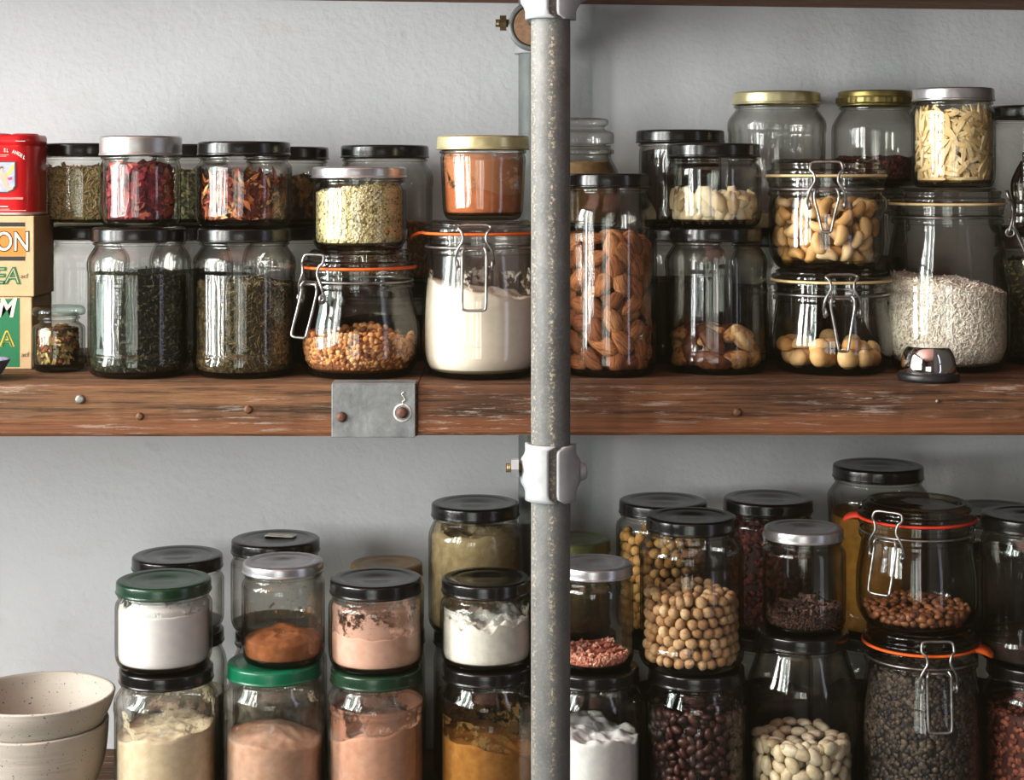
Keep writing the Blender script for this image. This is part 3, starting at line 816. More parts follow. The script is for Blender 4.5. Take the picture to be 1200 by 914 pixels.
def shell(a0, a1, r, z0, z1, th, rc, n=14, bulge=0.):
    """curved sheet on a pipe, rounded at the corners, as a closed solid"""
    V, Fc = [], []; nz = 14
    for side in (0, 1):
        for i in range(nz+1):
            z = z0+(z1-z0)*i/nz; e = min(z-z0, z1-z); ins = rc-math.sqrt(max(0, rc*rc-(rc-e)**2)) if e < rc else 0
            for k in range(n+1):
                a = a0+(a1-a0)*k/n
                lo, hi = a0+ins/r, a1
                a = lo+(hi-lo)*k/n
                s = (i/nz*2-1); bl = bulge*max(0, 1-(s/.62)**4)*max(0, k/n-.45)/.55
                rr = r+(th if side else 0)+(bl if side else bl*.8); V.append((rr*math.sin(a), -rr*math.cos(a), z))
    m = (nz+1)*(n+1)
    for i in range(nz):
        for k in range(n):
            q = i*(n+1)+k; Fc.append((q, q+n+1, q+n+2, q+1)); Fc.append((m+q, m+q+1, m+q+n+2, m+q+n+1))
    rim = [k for k in range(n+1)]+[i*(n+1)+n for i in range(1, nz+1)]+[nz*(n+1)+k for k in range(n-1, -1, -1)]+[i*(n+1) for i in range(nz-1, 0, -1)]
    for k in range(len(rim)):
        k2 = (k+1) % len(rim); Fc.append((rim[k], rim[k2], m+rim[k2], m+rim[k]))
    return V, Fc
def hexnut(x, r, L, n=6):
    V = [(x+s*L/2, r*math.cos(PI/3*k), r*math.sin(PI/3*k)) for s in (-1, 1) for k in range(n)]
    return V, [tuple(range(n)), tuple(range(2*n-1, n-1, -1))]+[(k, n+k, n+(k+1) % n, (k+1) % n) for k in range(n)]
def bolt(par, x0, x1, z, y, flip=1):
    pts = []; n = 22
    prof = [(.0042 if i % 2 else .0036) for i in range(n)]
    V, Fc = [], []
    for i in range(n):
        xx = x0+(x1-x0)*i/(n-1)
        for k in range(12): V.append((xx, prof[i]*math.cos(2*PI*k/12), prof[i]*math.sin(2*PI*k/12)))
    for i in range(n-1):
        for k in range(12): Fc.append((i*12+k, i*12+(k+1) % 12, i*12+12+(k+1) % 12, i*12+12+k))
    Fc += [tuple(range(12)), tuple(range((n-1)*12, n*12))]
    b = link('bolt', mesh('bolt', V, Fc, BRASS, False), par, (0, y, z))
    v, f = hexnut(x0+(x1-x0)*.56, .0085, .0065); link('nut', mesh('nut', v, f, CLAMP if flip > 0 else BRASS, False), b)
def post_clamp(zc, label, h=.0485):
    root = empty('pipe_clamp', (XP, DP, zc), label, 'clamp')
    r = RP+.0006
    link('clamp_jaw', multi('clamp_jaw', [shell(-.10, -1.75, r, -h/2, h/2, .0045, .006, bulge=.005)], CLAMP), root)
    link('clamp_jaw', multi('clamp_jaw', [shell(.24, 1.75, r, -h/2-.0005, h/2-.001, .0045, .006, bulge=.005)], CLAMP), root)
    V, Fc = box_data((0, RP+.014, 0), (.030, .022, .032)); link('clamp_saddle', mesh('clamp_saddle', V, Fc, CLAMP, False), root)
    bolt(root, -RP-.004, -RP-.0215, .003, -.001)
    p = fillet([(0, .0065), (.006, .006, .002), (.0085, .001), (.0085, 0), (0, 0)], 3)
    hd = link('bolt_head', lathe('bolt_head', p, CLAMP, 20), root, (RP+.0085, .004, -.001)); hd.rotation_euler = (0, PI/2, 0)
ZCL = zpx(552, DP)
post_clamp(ZCL, 'pale zinc clamp on the front post just under the middle shelf')
post_clamp(zpx(-10, DP), 'pale zinc clamp at the head of the front post under the overhead shelf')
cross_pipe(ZCL, 'short grey pipe running back under the middle shelf to the wall post')
cross_pipe(zpx(-10, DP), 'short grey pipe running back under the overhead shelf to the wall post')
def ring_clamp():
    z = zpx(33, DB-.03); root = empty('ring_clamp', (XB, DB, z), 'grey ring clamp with a brass bolt high on the wall post', 'clamp')
    r = RP*.98+.0006
    link('collar', multi('collar', [lathe_data(fillet([(r, -.024), (r+.004, -.024, .001), (r+.004, -.008, .001), (r+.001, -.006), (r, -.006), (r, -.024)], 3), 36)], CLAMP), root)
    V, Fc = [], []
    R0 = .0195
    for side, (ra, yy) in enumerate(((R0, -.022), (R0+.0055, -.022), (R0+.0055, -.036), (R0, -.036))):
        for k in range(40):
            a = 2*PI*k/40; V.append((ra*math.cos(a)-.002, yy, ra*math.sin(a)+.002))
    for s in range(4):
        for k in range(40):
            Fc.append((s*40+k, s*40+(k+1) % 40, ((s+1) % 4)*40+(k+1) % 40, ((s+1) % 4)*40+k))
    link('clamp_ring', mesh('clamp_ring', V, Fc, GALVP), root)
    v, f = tube_data([(-.002, -.036, .002), (-.002, -.0225, .002)], .0205, 32); link('pipe_plug', mesh('pipe_plug', v, f, mat_plain('rusty_pipe_end', (176,140,112), .7, .2, (150,112,86), 200), False), root)
    bolt(root, -.0225, -.0395, .005, -.030, -1)
ring_clamp()

# ================================================================== JARS: middle shelf, front row
BL = (.80, .93, 24, .0016)
jar('tea', 'big shouldered jar of dark tea leaves under the rose petal jar', 163.5, 1.58, 121, 'mid', 285, 110, 'black', style='shoulder', flute=(.72,.88,26,.0012))
jar('rose', 'short jar of red rose petals under a tall matte silver lid', 165, 1.58, 93, 'tea', 182, 95, 'matte', hl=.0180)
jar('herb', 'big shouldered jar of brownish dried herb under the chilli jar', 286.5, 1.58, 120, 'mid', 285, 108, 'black', style='shoulder', flute=(.72,.88,26,.0012))
jar('chili', 'short jar of dried red chilli pieces with a black lid', 286, 1.58, 112, 'herb', 182, 108, 'black')
clip_jar('buck', 'clip-top jar of buckwheat with an orange seal and its lever swung out', 421, 1.58, 142, 'mid', 316, 291, 122, 'orange', az=-44, sh=.026, lever=.046, flare=.012)
jar('seed', 'short jar of speckled hulled seeds with a silver lid', 421, 1.58, 109, 'buck', 209, 110, 'silver', hl=.0105)
clip_jar('flour', 'large clip-top jar of white flour with an orange tabbed seal beside the post', 563, 1.575, 138, 'mid', 275, 257, 124, 'orange', az=-4, sh=.034, tab=-100, lever=.052)
jar('paprika', 'short tapered jar of reddish spice with a pale gold lid', 566, 1.575, 100, 'flour', 175, 108, 'gold', taper=.06)
jar('weckjar', 'tiny glass-lidded jar of dried flower pieces beside the tea boxes', 69, 1.61, 60, 'mid', 372, 52, 'grey', hl=.004)
# front row beyond the post
jar('almond', 'tall jar of whole brown almonds beside the post', 713, 1.587, 113, 'mid', 220, 98, 'black', style='shoulder', sh=.022)
jar('brazil', 'shouldered jar holding a layer of brazil nuts with a black lid', 839, 1.61, 120, 'mid', 284, 108, 'black', style='shoulder', flute=(.72,.88,26,.0012))
jar('flake', 'short jar half full of pale flakes with a black lid', 836, 1.61, 112, 'brazil', 184, 108, 'black')
clip_jar('maca', 'squat clip-top jar with a few macadamia nuts and a cream seal', 974, 1.61, 142, 'mid', 332, 312, 128, 'cream', az=-1, sh=.026, lever=.046, vee=True)
clip_jar('cashew', 'squat clip-top jar full of cashew nuts and a cream seal', 968, 1.61, 134, 'maca', 206, 186, 128, 'cream', az=-10, sh=.006, lever=.036, vee=True)
clip_jar('rice', 'large clip-top jar of white rice behind the chrome dome', 1110, 1.632, 144, 'mid', 240, 220, 122, 'cream', az=72, sh=.040, lever=.040, flare=.014)
jar('sliver', 'jar packed with slivered almonds under a silver lid', 1117, 1.632, 96, 'rice', 117, 94, 'silver', hl=.0125)
# middle shelf, back row
DR = 1.705
jar('rl1', 'empty looking jar behind the tiny glass-lidded jar', 102, DR, 98, 'mid', 282, 84, 'black', style='shoulder', flute=(.5,.85,22,.001))
jar('r1', 'short jar of pale green dried herb beside the red tin', 100, DR, 104, 'rl1', 183, 103, 'black')
jar('rl2', 'dark jar hidden behind the two big tea and herb jars', 224, DR, 96, 'mid', 282, 90, 'black', style='shoulder')
jar('r2', 'jar of green dried leaves wedged between the rose petal and chilli jars', 223, DR, 96, 'rl2', 184, 92, 'black')
jar('rl3', 'jar behind the brownish herb jar under the dark nut jar', 336, DR, 104, 'mid', 282, 98, 'black', style='shoulder')
jar('r3', 'jar of dark brown pods behind the chilli jar', 336, DR, 98, 'rl3', 187, 98, 'black')
jar('rl4', 'low dark jar in the gap behind the buckwheat jar', 452, DR, 112, 'mid', 350, 104, 'black')
jar('r4', 'tall jar of brown meal behind the speckled seed jar', 451, DR, 114, 'rl4', 185, 103, 'black', style='shoulder', flute=(.80,.90,24,.001))
jar('rl6', 'jar tucked behind the brazil nut jar', 797, DR, 104, 'mid', 284, 100, 'black')
jar('r6', 'dark jar of black powder behind the pale flake jar', 797, DR, 96, 'rl6', 167, 103, 'black')
jar('rl7', 'jar standing behind the macadamia jar', 908, 1.728, 106, 'mid', 290, 100, 'black', style='shoulder')
jar('r7', 'tall clear fluted jar with a gold lid behind the cashew jar', 910, 1.728, 115, 'rl7', 121, 102, 'gold', style='shoulder', flute=(.66,.84,24,.0016))
clip_jar('rl8', 'clip-top jar in shadow behind the rice and macadamia jars', 1014, 1.735, 98, 'mid', 235, 218, 88, 'cream', az=25, sh=.03, lever=.03)
jar('r8', 'clear preserving jar with a brass screw band holding dark red berries', 1026, 1.733, 102, 'rl8', 123, 87, 'brass', hl=.0155, style='shoulder', sh=.020, name='preserving_jar')
jar('rl9', 'jar of green brown herb with a brown lid beyond the rice jar', 1222, DR-.02, 112, 'mid', 292, 108, 'brown')
jar('r9', 'jar of dark dried pods at the edge beyond the slivered almonds', 1213, DR-.02, 106, 'rl9', 138, 106, 'black')
# stoppered jar with its own shape
def stoppered():
    d = DR; cx = 676; jar('rl5', 'jar hidden behind the almond jar below the glass stopper jar', 690, d, 104, 'mid', 284, 98, 'black')
    zb = base_z('rl5'); X = xpx(cx, d); k = d/F
    hz = lambda py: zpx(py, d-.03)-zb
    R = 50*k
    root = empty('stoppered_jar', (X, d, zb), 'small apothecary jar of tan powder with a flat glass stopper', 'jar')
    outer = densify(fillet([(0, .001), (R*.9, 0, .004), (R, .006, .004), (R, hz(203), .010), (40*k, hz(186), .006), (40*k, hz(181)), (43.5*k, hz(180), .001), (43.5*k, hz(175.5), .001), (40*k, hz(174)), (40*k, hz(170)), (37*k, hz(170))]), .004)
    inner = make_inner(outer, .0024, .004)
    vo, fo = lathe_data(outer, 64); vi, fi = lathe_data(inner[::-1], 64, None, len(vo)); a, b = len(vo)-64, len(vo)
    link('glass_body', mesh('glass_body', np.concatenate([vo, vi]), fo+fi+[(a+q, a+(q+1) % 64, b+(q+1) % 64, b+q) for q in range(64)], GLASS), root)
    st = fillet([(0, hz(171)), (34*k, hz(171)), (34*k, hz(168.5)), (43.5*k, hz(168), .0015), (43.5*k, hz(155), .0025), (33*k, hz(151), .002), (32*k, hz(148), .002), (37*k, hz(145.5), .0015), (37*k, hz(139), .002), (30*k, hz(137.5), .001), (0, hz(138.5))], 4)
    link('glass_stopper', lathe('glass_stopper', st, GLASS_D, 64), root)
    zz = np.array([p[1] for p in inner[1:]]); rr = np.array([p[0] for p in inner[1:]])
    J['stop'] = dict(X=X, Y=d, zb=zb, ztop=zb+hz(137), R=R, h=hz(170), tb=.004, rin=lambda z: float(np.interp(z, zz, rr)), root=root, d=d, fz=lambda py: zpx(py, d-R)-zb)
stoppered()

# ================================================================== JARS: lower shelf
SHL = dict(style='shoulder', flute=(.72,.88,26,.0013))
DF = 1.58
jar('l3b', 'large dusty jar of cream flour under the white powder jar', 195, DF, 122, 'low', 812, 109, 'black', glass=GLASS_D, **SHL)
jar('l3', 'squat jar full of bright white powder with a dark green lid', 192, DF, 112, 'l3b', 706, 110, 'dgreen', hl=.0115)
jar('l5b', 'large jar of pinkish powder under a bright green lid', 321.5, DF, 119, 'low', 806, 110, 'green', glass=GLASS_D, **SHL)
jar('l5', 'jar with a little brown powder and a silver lid', 332, DF, 97, 'l5b', 680, 94, 'silver', hl=.0100)
jar('l7b', 'large jar of pink powder under a dark green lid', 441.5, DF, 117, 'low', 812, 108, 'dgreen', glass=GLASS_D, **SHL)
jar('l7', 'squat jar half full of pale pink powder with a black lid', 441, DF, 111, 'l7b', 706, 108, 'black')
jar('l9b', 'large jar of ochre spice below the lumpy white flour jar', 572, DF, 117, 'low', 808, 108, 'black', **SHL)
jar('l9', 'squat jar of lumpy white flour with a black lid against the post', 570, DF, 108, 'l9b', 705, 105, 'black')
jar('l11b', 'large jar of white salt lumps below the pink salt jar', 695, DF, 117, 'low', 812, 108, 'black', **SHL)
jar('l11', 'jar with a thin layer of pink salt and a silver lid', 696, DF, 93, 'l11b', 683, 91, 'silver', hl=.0110)
jar('l13b', 'large jar of dark beans below the chickpea jar', 816, DF, 119, 'low', 812, 112, 'black', **SHL)
jar('l13', 'large jar of beige chickpeas with a black lid', 810, DF, 123, 'l13b', 631, 105, 'black', style='shoulder', flute=(.68,.84,26,.0012))
jar('l15b', 'large jar of white beans with a black lid', 940, DF, 126, 'low', 768, 108, 'black', style='shoulder', sh=.034)
jar('l15', 'jar of dark cloves with a silver lid standing on the white beans jar', 942, DF, 97, 'l15b', 640, 92, 'silver', hl=.0105)
clip_jar('l17b', 'clip-top jar of dark lentils with an orange tabbed seal', 1079, DF, 142, 'low', 770, 752, 124, 'orange', lidh=.0165, az=2, sh=.036, tab=62, lever=.050)
clip_jar('l17', 'clip-top jar of brown beans with a red seal and open lever', 1074, DF, 140, 'l17b', 619, 586, 126, 'red', lidh=.0145, az=-40, sh=.026, tab=-100, lever=.044, flare=.012)
jar('l19b', 'jar at the edge in deep shadow below the fluted jar', 1214, DF, 124, 'low', 806, 112, 'black', **SHL)
jar('l19', 'dark fluted jar at the edge beyond the red sealed clip-top jar', 1207, DF, 118, 'l19b', 630, 112, 'black', style='shoulder', flute=(.25,.80,26,.0016))
DRL = 1.70
RB = dict(style='shoulder', seg=56)
jar('l2b', 'plain jar behind the cream flour jar', 210, DRL, 110, 'low', 766, 104, 'black', **RB)
jar('l2', 'empty jar with a dark lid behind the white powder jar', 208, DRL, 108, 'l2b', 677, 105, 'black')
jar('l4b', 'plain jar behind the bright green lidded jar', 328, DRL, 110, 'low', 766, 104, 'black', **RB)
jar('l4', 'empty jar with a sticker on its black lid', 323, DRL, 104, 'l4b', 657, 103, 'black')
jar('l6b', 'plain jar behind the pink powder jars', 448, DRL, 100, 'low', 766, 100, 'black', **RB)
jar('l6', 'small jar with a mustard brown lid behind the pale pink powder jar', 453, DRL, 88, 'l6b', 684, 84, 'mustard')
jar('l8b', 'plain jar behind the ochre spice jar', 560, DRL, 104, 'low', 766, 104, 'black', **RB)
jar('l8', 'tall jar of beige meal behind the lumpy white flour jar', 557, DRL, 110, 'l8b', 614, 103, 'black', style='shoulder')
jar('l10b', 'plain jar behind the white salt jar', 681, DRL, 87, 'low', 766, 82, 'black', **RB)
jar('l10', 'jar with an olive green lid half hidden by the post', 672, DRL, 90, 'l10b', 655, 86, 'olive')
jar('l12b', 'plain jar behind the dark beans jar', 778, DRL, 100, 'low', 766, 100, 'black', **RB)
jar('l12', 'tall jar of golden soybeans behind the chickpea jar', 777, DRL, 110, 'l12b', 611, 103, 'black')
jar('l14b', 'plain jar behind the white beans jar', 898, DRL, 108, 'low', 766, 100, 'black', **RB)
jar('l14', 'tall jar of dark red beans behind the clove jar', 900, DRL, 106, 'l14b', 608, 104, 'black')
jar('l16b', 'plain jar behind the dark lentils jar', 1020, DRL, 108, 'low', 766, 100, 'black', **RB)
jar('l16', 'tall jar of yellow meal with a black lid behind the red sealed jar', 1029, DRL, 118, 'l16b', 569, 105, 'black', style='shoulder', flute=(.72,.86,24,.0013))
jar('l18b', 'plain jar in shadow behind the dark fluted jar', 1158, DRL, 112, 'low', 766, 100, 'black', **RB)
jar('l18', 'tall dark jar with a black lid between the red sealed jar and the edge', 1165, DRL, 112, 'l18b', 622, 112, 'black')
# sticker on a lid
v, f = box_data((0, 0, 0), (.030, .014, .0003)); j = J['l4']
s = link('sticker', mesh('sticker', v, f, mat_plain('paper_sticker', (232,222,212), .8), False), j['lid'], (.004, .010, j['hl']+.0003)); s.rotation_euler.z = -.25+.0
s['label'] = 'torn paper sticker'
# brass screw band thread on the preserving jar
j = J['r8']; RLr = 87/2/F*j['d']
ring = multi('knurled_band', [lathe_data(fillet([(RLr+.0006, .002), (RLr+.0016, .003, .0006), (RLr+.0016, .0085, .0006), (RLr+.0006, .0095)], 3), 120, lambda th, r, z: .0005*np.sign(np.sin(60*th))*(abs(z-.0057) < .003))], LID['brass'])
link('knurled_band', ring, j['lid'])

# ================================================================== CONTENTS
SHADES = lambda c, k=(.7, 1, 1.25): [tuple(min(255, int(v*s)) for v in c) for s in k]
grains('tea', 'tea_leaves', 'dark green tea leaves filling the big shouldered jar', 'tea', 322, [(40,43,30), (58,62,44), (28,29,22), (96,98,74), (46,52,36)], LEAF, (.0022,.0009,.0009), 2600, (24,24,19), amp=.003, spec=.1)
grains('rose', 'rose_petals', 'dried red rose petals in the jar with the tall silver lid', 'petals', 194, [(122,34,48), (98,26,40), (160,62,62), (142,44,58), (74,18,30), (182,96,76)], LEAF, (.0058,.0042,.0030), 620, (58,16,24), amp=.002, flat=1.0)
grains('herb', 'dried_herb', 'brown green dried herb in the shouldered jar', 'herb', 334, [(92,80,54), (120,104,70), (66,58,40), (140,122,84), (80,74,52)], STICK, (.0024,.0005,.0005), 3000, (84,72,48), amp=.005)
grains('chili', 'chilli_pieces', 'dried red and orange chilli pieces in the short jar', 'spice', 206, [(122,44,24), (154,68,34), (84,26,18), (182,104,56), (66,20,16), (206,160,104)], LEAF, (.0085,.0024,.0022), 380, (52,18,14), amp=.006, freq=60, flat=.9)
grains('seed', 'hulled_seeds', 'speckled cream and green hulled seeds under the silver lid', 'seeds', 220, [(222,208,156), (206,194,136), (236,224,182), (240,230,190), (226,214,166), (244,232,190), (120,110,70)], ELL, (.0016,.0011,.0008), 3600, (222,206,156), amp=.004, tilt=(.12,0))
grains('buck', 'buckwheat', 'roasted buckwheat in the orange sealed clip-top jar', 'grain', 400, [(206,142,86), (188,122,70), (222,164,106), (150,92,54), (118,72,48), (230,182,128)], ELL, (.0030,.0026,.0026), 950, (128,78,46), amp=.008, freq=36, depth=.003)
powder('flour', 'flour', 'white flour filling the large clip-top jar beside the post', 'flour', 344, (240,230,216), (233,222,206), amp=.006, freq=26, tilt=(-.12,0), film=(240,230,216), fthr=.55, ftop=318, bump=.15)
powder('paprika', 'ground_spice', 'reddish brown ground spice under the pale gold lid', 'spice', 224, (176,104,66), (158,90,56), amp=.003, tilt=(-.1,0), film=(184,122,86), fthr=.40, ftop=178, fscale=40)
grains('weckjar', 'flower_pieces', 'dried yellow and brown flower pieces in the tiny glass-lidded jar', 'petals', 386, [(176,148,84), (120,84,48), (206,188,128), (82,62,38), (150,70,44), (118,120,64)], LEAF, (.0038,.0018,.0018), 330, (58,44,28), amp=.003, flat=.9)
singles('almond', 'almond', 'brown almond in the tall jar beside the post', 'almond', 'almonds in the tall jar', 282, almond_meshes(), (.0128,.0082,.0050), .0150, 2, 190, 108, (96,56,34), 'almond_heap', 'almonds deep inside the tall jar, behind those at the glass', topn=16, peak=.004)
singles('brazil', 'brazil_nut', 'brazil nut at the bottom of the shouldered jar', 'nut', 'brazil nuts in the shouldered jar', 396, brazil_meshes(), (.0180,.0092,.0080), .0178, 2, 60, 110, (120,76,46), 'brazil_nut_heap', 'brazil nuts in the middle of the layer, behind those at the glass', topn=10, flat=.2)
singles('flake', 'dried_flake', 'pale dried flake in the short black-lidded jar', 'flake', 'pale flakes in the short jar', 230, flake_meshes(), (.0100,.0062,.0024), .0080, 3, 150, 110, (206,184,140), 'flake_heap', 'pale flakes packed in the middle of the short black-lidded jar', topn=20, amp=.005, upright=.5, flat=.6)
singles('maca', 'macadamia_nut', 'pale macadamia nut in the squat cream sealed jar', 'nut', 'macadamia nuts in the squat jar', 408, macadamia_meshes(), (.0098,.0090,.0080), .0165, 2, 44, 110, (214,180,128), 'nut_crumbs', 'pale nut crumbs on the floor of the squat macadamia jar', topn=8)
singles('cashew', 'cashew_nut', 'pale cashew nut in the squat full clip-top jar', 'nut', 'cashew nuts in the squat jar', 238, cashew_meshes(), (.0105,.0078,.0054), .0138, 2, 130, 110, (190,150,100), 'cashew_heap', 'cashew nuts deep inside the full clip-top jar', topn=16)
grains('rice', 'rice', 'long white rice grains in the large clip-top jar', 'rice', 338, [(250,246,236), (246,240,228), (253,250,244), (238,230,216)], ELL, (.0034,.0009,.0009), 3400, (248,242,230), amp=.005, freq=24, tilt=(-.16,0), peak=.006, rough=.5)
singles('sliver', 'slivered_almond', 'pale sliver of almond in the packed silver-lidded jar', 'almond', 'slivered almonds in the packed jar', 129, sliver_meshes(), (.0095,.0021,.0014), .0062, 3, 300, 100, (200,164,110), 'sliver_heap', 'slivered almonds deep inside the packed jar', topn=10)
grains('r1', 'dried_herb', 'pale green dried herb in the jar beside the red tin', 'herb', 197, [(214,198,150), (190,174,124), (230,216,172), (140,126,84), (226,210,164)], STICK, (.0038,.0006,.0006), 1700, (196,180,132), amp=.004)
grains('r2', 'dried_leaves', 'green dried leaves between the rose petal and chilli jars', 'herb', 200, [(74,78,46), (96,96,58), (56,58,36), (120,112,70)], LEAF, (.0035,.0014,.0012), 600, (44,44,28))
grains('rl2', 'dried_leaves', 'dark dried leaves in the jar hidden behind the big herb jars', 'herb', 320, [(50,48,34), (66,62,42), (36,34,26)], LEAF, (.0030,.0012,.0012), 300, (30,28,20))
grains('r3', 'seed_pods', 'dark brown pods in the jar behind the chilli jar', 'spice', 208, [(84,58,36), (110,80,50), (58,40,26), (130,102,66)], LEAF, (.0060,.0030,.0026), 330, (40,28,18), flat=.9)
grains('r4', 'brown_meal', 'coarse brown meal behind the speckled seed jar', 'meal', 262, [(126,88,54), (104,70,42), (150,108,70), (84,56,36)], ELL, (.0016,.0012,.0010), 1500, (96,64,40))
powder('r6', 'black_powder', 'black powder in the dark jar behind the pale flakes', 'powder', 176, (30,24,21), (22,18,16))
powder('rl6', 'dark_powder', 'dark powder in the jar behind the brazil nuts', 'powder', 330, (50,40,32), (38,30,24))
grains('r8', 'dried_berries', 'dark red dried berries in the brass banded jar', 'berries', 187, [(70,26,26), (92,38,34), (50,18,20)], ELL, (.0032,.0028,.0026), 520, (40,14,14))
powder('stop', 'tan_powder', 'tan powder in the small stoppered jar', 'powder', 189, (190,160,116), (168,138,98), amp=.002, bump=.6, grain=500)
grains('rl9', 'dried_herb', 'green brown dried herb in the brown-lidded jar at the edge', 'herb', 306, [(78,74,44), (98,90,54), (56,52,32), (118,104,64)], LEAF, (.0034,.0014,.0012), 700, (42,38,24))
# dried pods seen in the jar at the edge
PODM = mat_plain('dark_pod', (60,40,32), .55, 0, (40,26,22), 120, .3, 300); j = J['r9']
for i, (a, r0, r1, ht, lean) in enumerate([(-2.35, .026, .030, .088, .3), (-2.0, .030, .020, .080, -.5), (-1.7, .022, .034, .062, .6), (-2.7, .020, .033, .070, .4), (-1.2, .03, .02, .085, -.4)]):
    p = [(r0*math.cos(a), r0*math.sin(a), .007), ((r0+.004)*math.cos(a+lean*.3), (r0+.004)*math.sin(a+lean*.3), ht*.35), (r1*math.cos(a+lean*.5), r1*math.sin(a+lean*.5), ht*.7), (r1*.75*math.cos(a+lean), r1*.75*math.sin(a+lean), ht)]
    o = link('dried_pod', multi('dried_pod', [tube_data(spline(p, 6), .0036, 8)], PODM), None, (j['X'], j['Y'], j['zb'])); tag(o, 'curved dark dried pod in the jar beyond the slivered almonds', 'pod', 'dried pods in the edge jar')
# lower shelf
powder('l3b', 'cream_flour', 'cream coloured flour in the large dusty jar', 'flour', 872, (228,210,182), (216,196,162), amp=.004, tilt=(.1,0), film=(200,188,162), fthr=.52, ftop=826, fscale=55)
powder('l3', 'white_powder', 'bright white powder filling the squat jar', 'powder', 726, (240,238,240), (232,230,234), amp=.0015, freq=50, film=(222,224,222), fthr=.42, ftop=708, bump=.1)
powder('l5b', 'pinkish_powder', 'pinkish powder heaped in the green-lidded jar', 'powder', 884, (206,166,142), (190,148,124), amp=.003, freq=30, peak=.010, tilt=(-.1,0), film=(196,172,150), fthr=.60, ftop=820, fscale=60)
powder('l5', 'brown_powder', 'little heap of brown powder under the silver lid', 'powder', 763, (148,92,58), (126,76,46), amp=.003, freq=50, peak=.012, film=(150,106,78), fthr=.58, ftop=690, fscale=90)
powder('l7b', 'pink_powder', 'pink powder in the large dark green-lidded jar', 'powder', 868, (206,156,132), (190,140,116), amp=.004, tilt=(.16,0), film=(176,126,106), fthr=.46, ftop=838, fscale=30)
powder('l7', 'pale_pink_powder', 'pale pink powder half filling the squat jar', 'powder', 752, (224,182,164), (214,168,150), amp=.004, freq=46, film=(208,166,148), fthr=.45, ftop=716, fscale=42)
powder('l9b', 'ochre_spice', 'ochre ground spice in the large jar by the post', 'spice', 884, (160,110,52), (140,92,40), amp=.005, freq=30, tilt=(-.2,0), film=(128,100,58), fthr=.48, ftop=850, fscale=50)
powder('l9', 'lumpy_flour', 'lumpy white flour in the squat jar against the post', 'flour', 738, (232,230,222), (216,214,206), amp=.009, freq=60, film=(226,224,216), fthr=.50, ftop=722, fscale=50, bump=.5, grain=300)
powder('l11b', 'white_salt', 'lumps of white salt in the large jar beside the post', 'salt', 874, (240,240,240), (228,228,230), amp=.006, freq=55, bump=.6, grain=250, tilt=(-.1,0))
grains('l11', 'pink_salt', 'thin layer of coarse pink salt under the silver lid', 'salt', 774, [(206,132,110), (222,158,136), (180,104,84), (232,184,164)], (OCT, OCTF), (.0026,.0024,.0022), 420, (170,102,84), amp=.003)
singles('l13', 'chickpea', 'beige chickpea in the large black-lidded jar', 'chickpea', 'chickpeas in the large jar', 708, chickpea_meshes('chickpea', [(214,176,132), (224,190,146), (196,154,112), (204,164,120), (184,140,98)], .0053), (.0053,.0053,.0053), .0106, 2, 290, 98, (120,92,60), 'chickpea_heap', 'chickpeas deep inside the large jar', topn=40, lattice=True)
singles('l13b', 'dark_bean', 'dark red brown bean in the large jar below the chickpeas', 'bean', 'dark beans in the large jar', 846, bean_meshes('dark_bean', [(58,28,26), (70,34,30), (44,22,22), (78,44,38)], .0054, .0036, .0031), (.0054,.0036,.0031), .0075, 2, 280, 92, (38,20,18), 'dark_bean_heap', 'dark beans deep inside the large jar', topn=20)
singles('l15b', 'white_bean', 'pale white bean in the large shadowed jar', 'bean', 'white beans in the large jar', 882, bean_meshes('white_bean', [(222,206,174), (232,218,190), (210,192,158)], .0086, .0060, .0044), (.0086,.0060,.0044), .0112, 2, 150, 100, (150,134,106), 'white_bean_heap', 'white beans deep inside the large jar', topn=34)
grains('l15', 'cloves', 'dark cloves and twigs under the silver lid', 'spice', 722, [(66,44,38), (84,58,50), (48,32,28), (104,78,68)], STICK, (.0050,.0010,.0010), 520, (40,26,24), amp=.005, flat=1.0, tilt=(.1,0))
singles('l17', 'brown_bean', 'small brown bean in the red sealed clip-top jar', 'bean', 'brown beans in the red sealed jar', 727, bean_meshes('brown_bean', [(142,86,54), (160,102,66), (120,70,44)], .0042, .0034, .0027, .1), (.0042,.0034,.0027), .0064, 2, 150, 95, (96,58,38), 'brown_bean_heap', 'brown beans in the middle of the layer', topn=110)
grains('l17b', 'lentils', 'dark grey and brown lentils filling the orange sealed jar', 'lentils', 800, [(58,52,50), (76,66,58), (44,40,42), (92,80,68), (66,54,48)], ELL, (.0030,.0029,.0015), 2200, (28,24,24), amp=.002, rough=.5)
powder('l8', 'beige_meal', 'beige meal in the tall jar behind the flour jar', 'meal', 632, (176,158,120), (150,130,94), amp=.004, freq=30, film=(150,138,108), fthr=.5, ftop=620, fscale=40, bump=.5, grain=500)
singles('l12', 'soybean', 'golden soybean in the tall jar behind the chickpeas', 'bean', 'soybeans in the tall back jar', 634, chickpea_meshes('soybean', [(200,150,86), (212,166,104), (182,132,74)], .0052), (.0052,.0052,.0052), .0104, 1, 150, 95, (120,90,50), 'soybean_heap', 'soybeans deep inside the tall back jar', topn=16, lattice=True)
grains('l14', 'red_beans', 'dark red beans in the tall jar behind the clove jar', 'beans', 622, [(76,28,24), (94,38,30), (56,20,20)], ELL, (.0048,.0034,.0030), 420, (40,14,14))
powder('l16', 'yellow_meal', 'yellow meal in the tall jar behind the red sealed jar', 'meal', 612, (168,120,48), (148,102,40), bump=.5, grain=400)
powder('l18', 'dark_powder', 'dark powder in the tall jar near the edge', 'powder', 660, (40,32,28), (30,24,20))
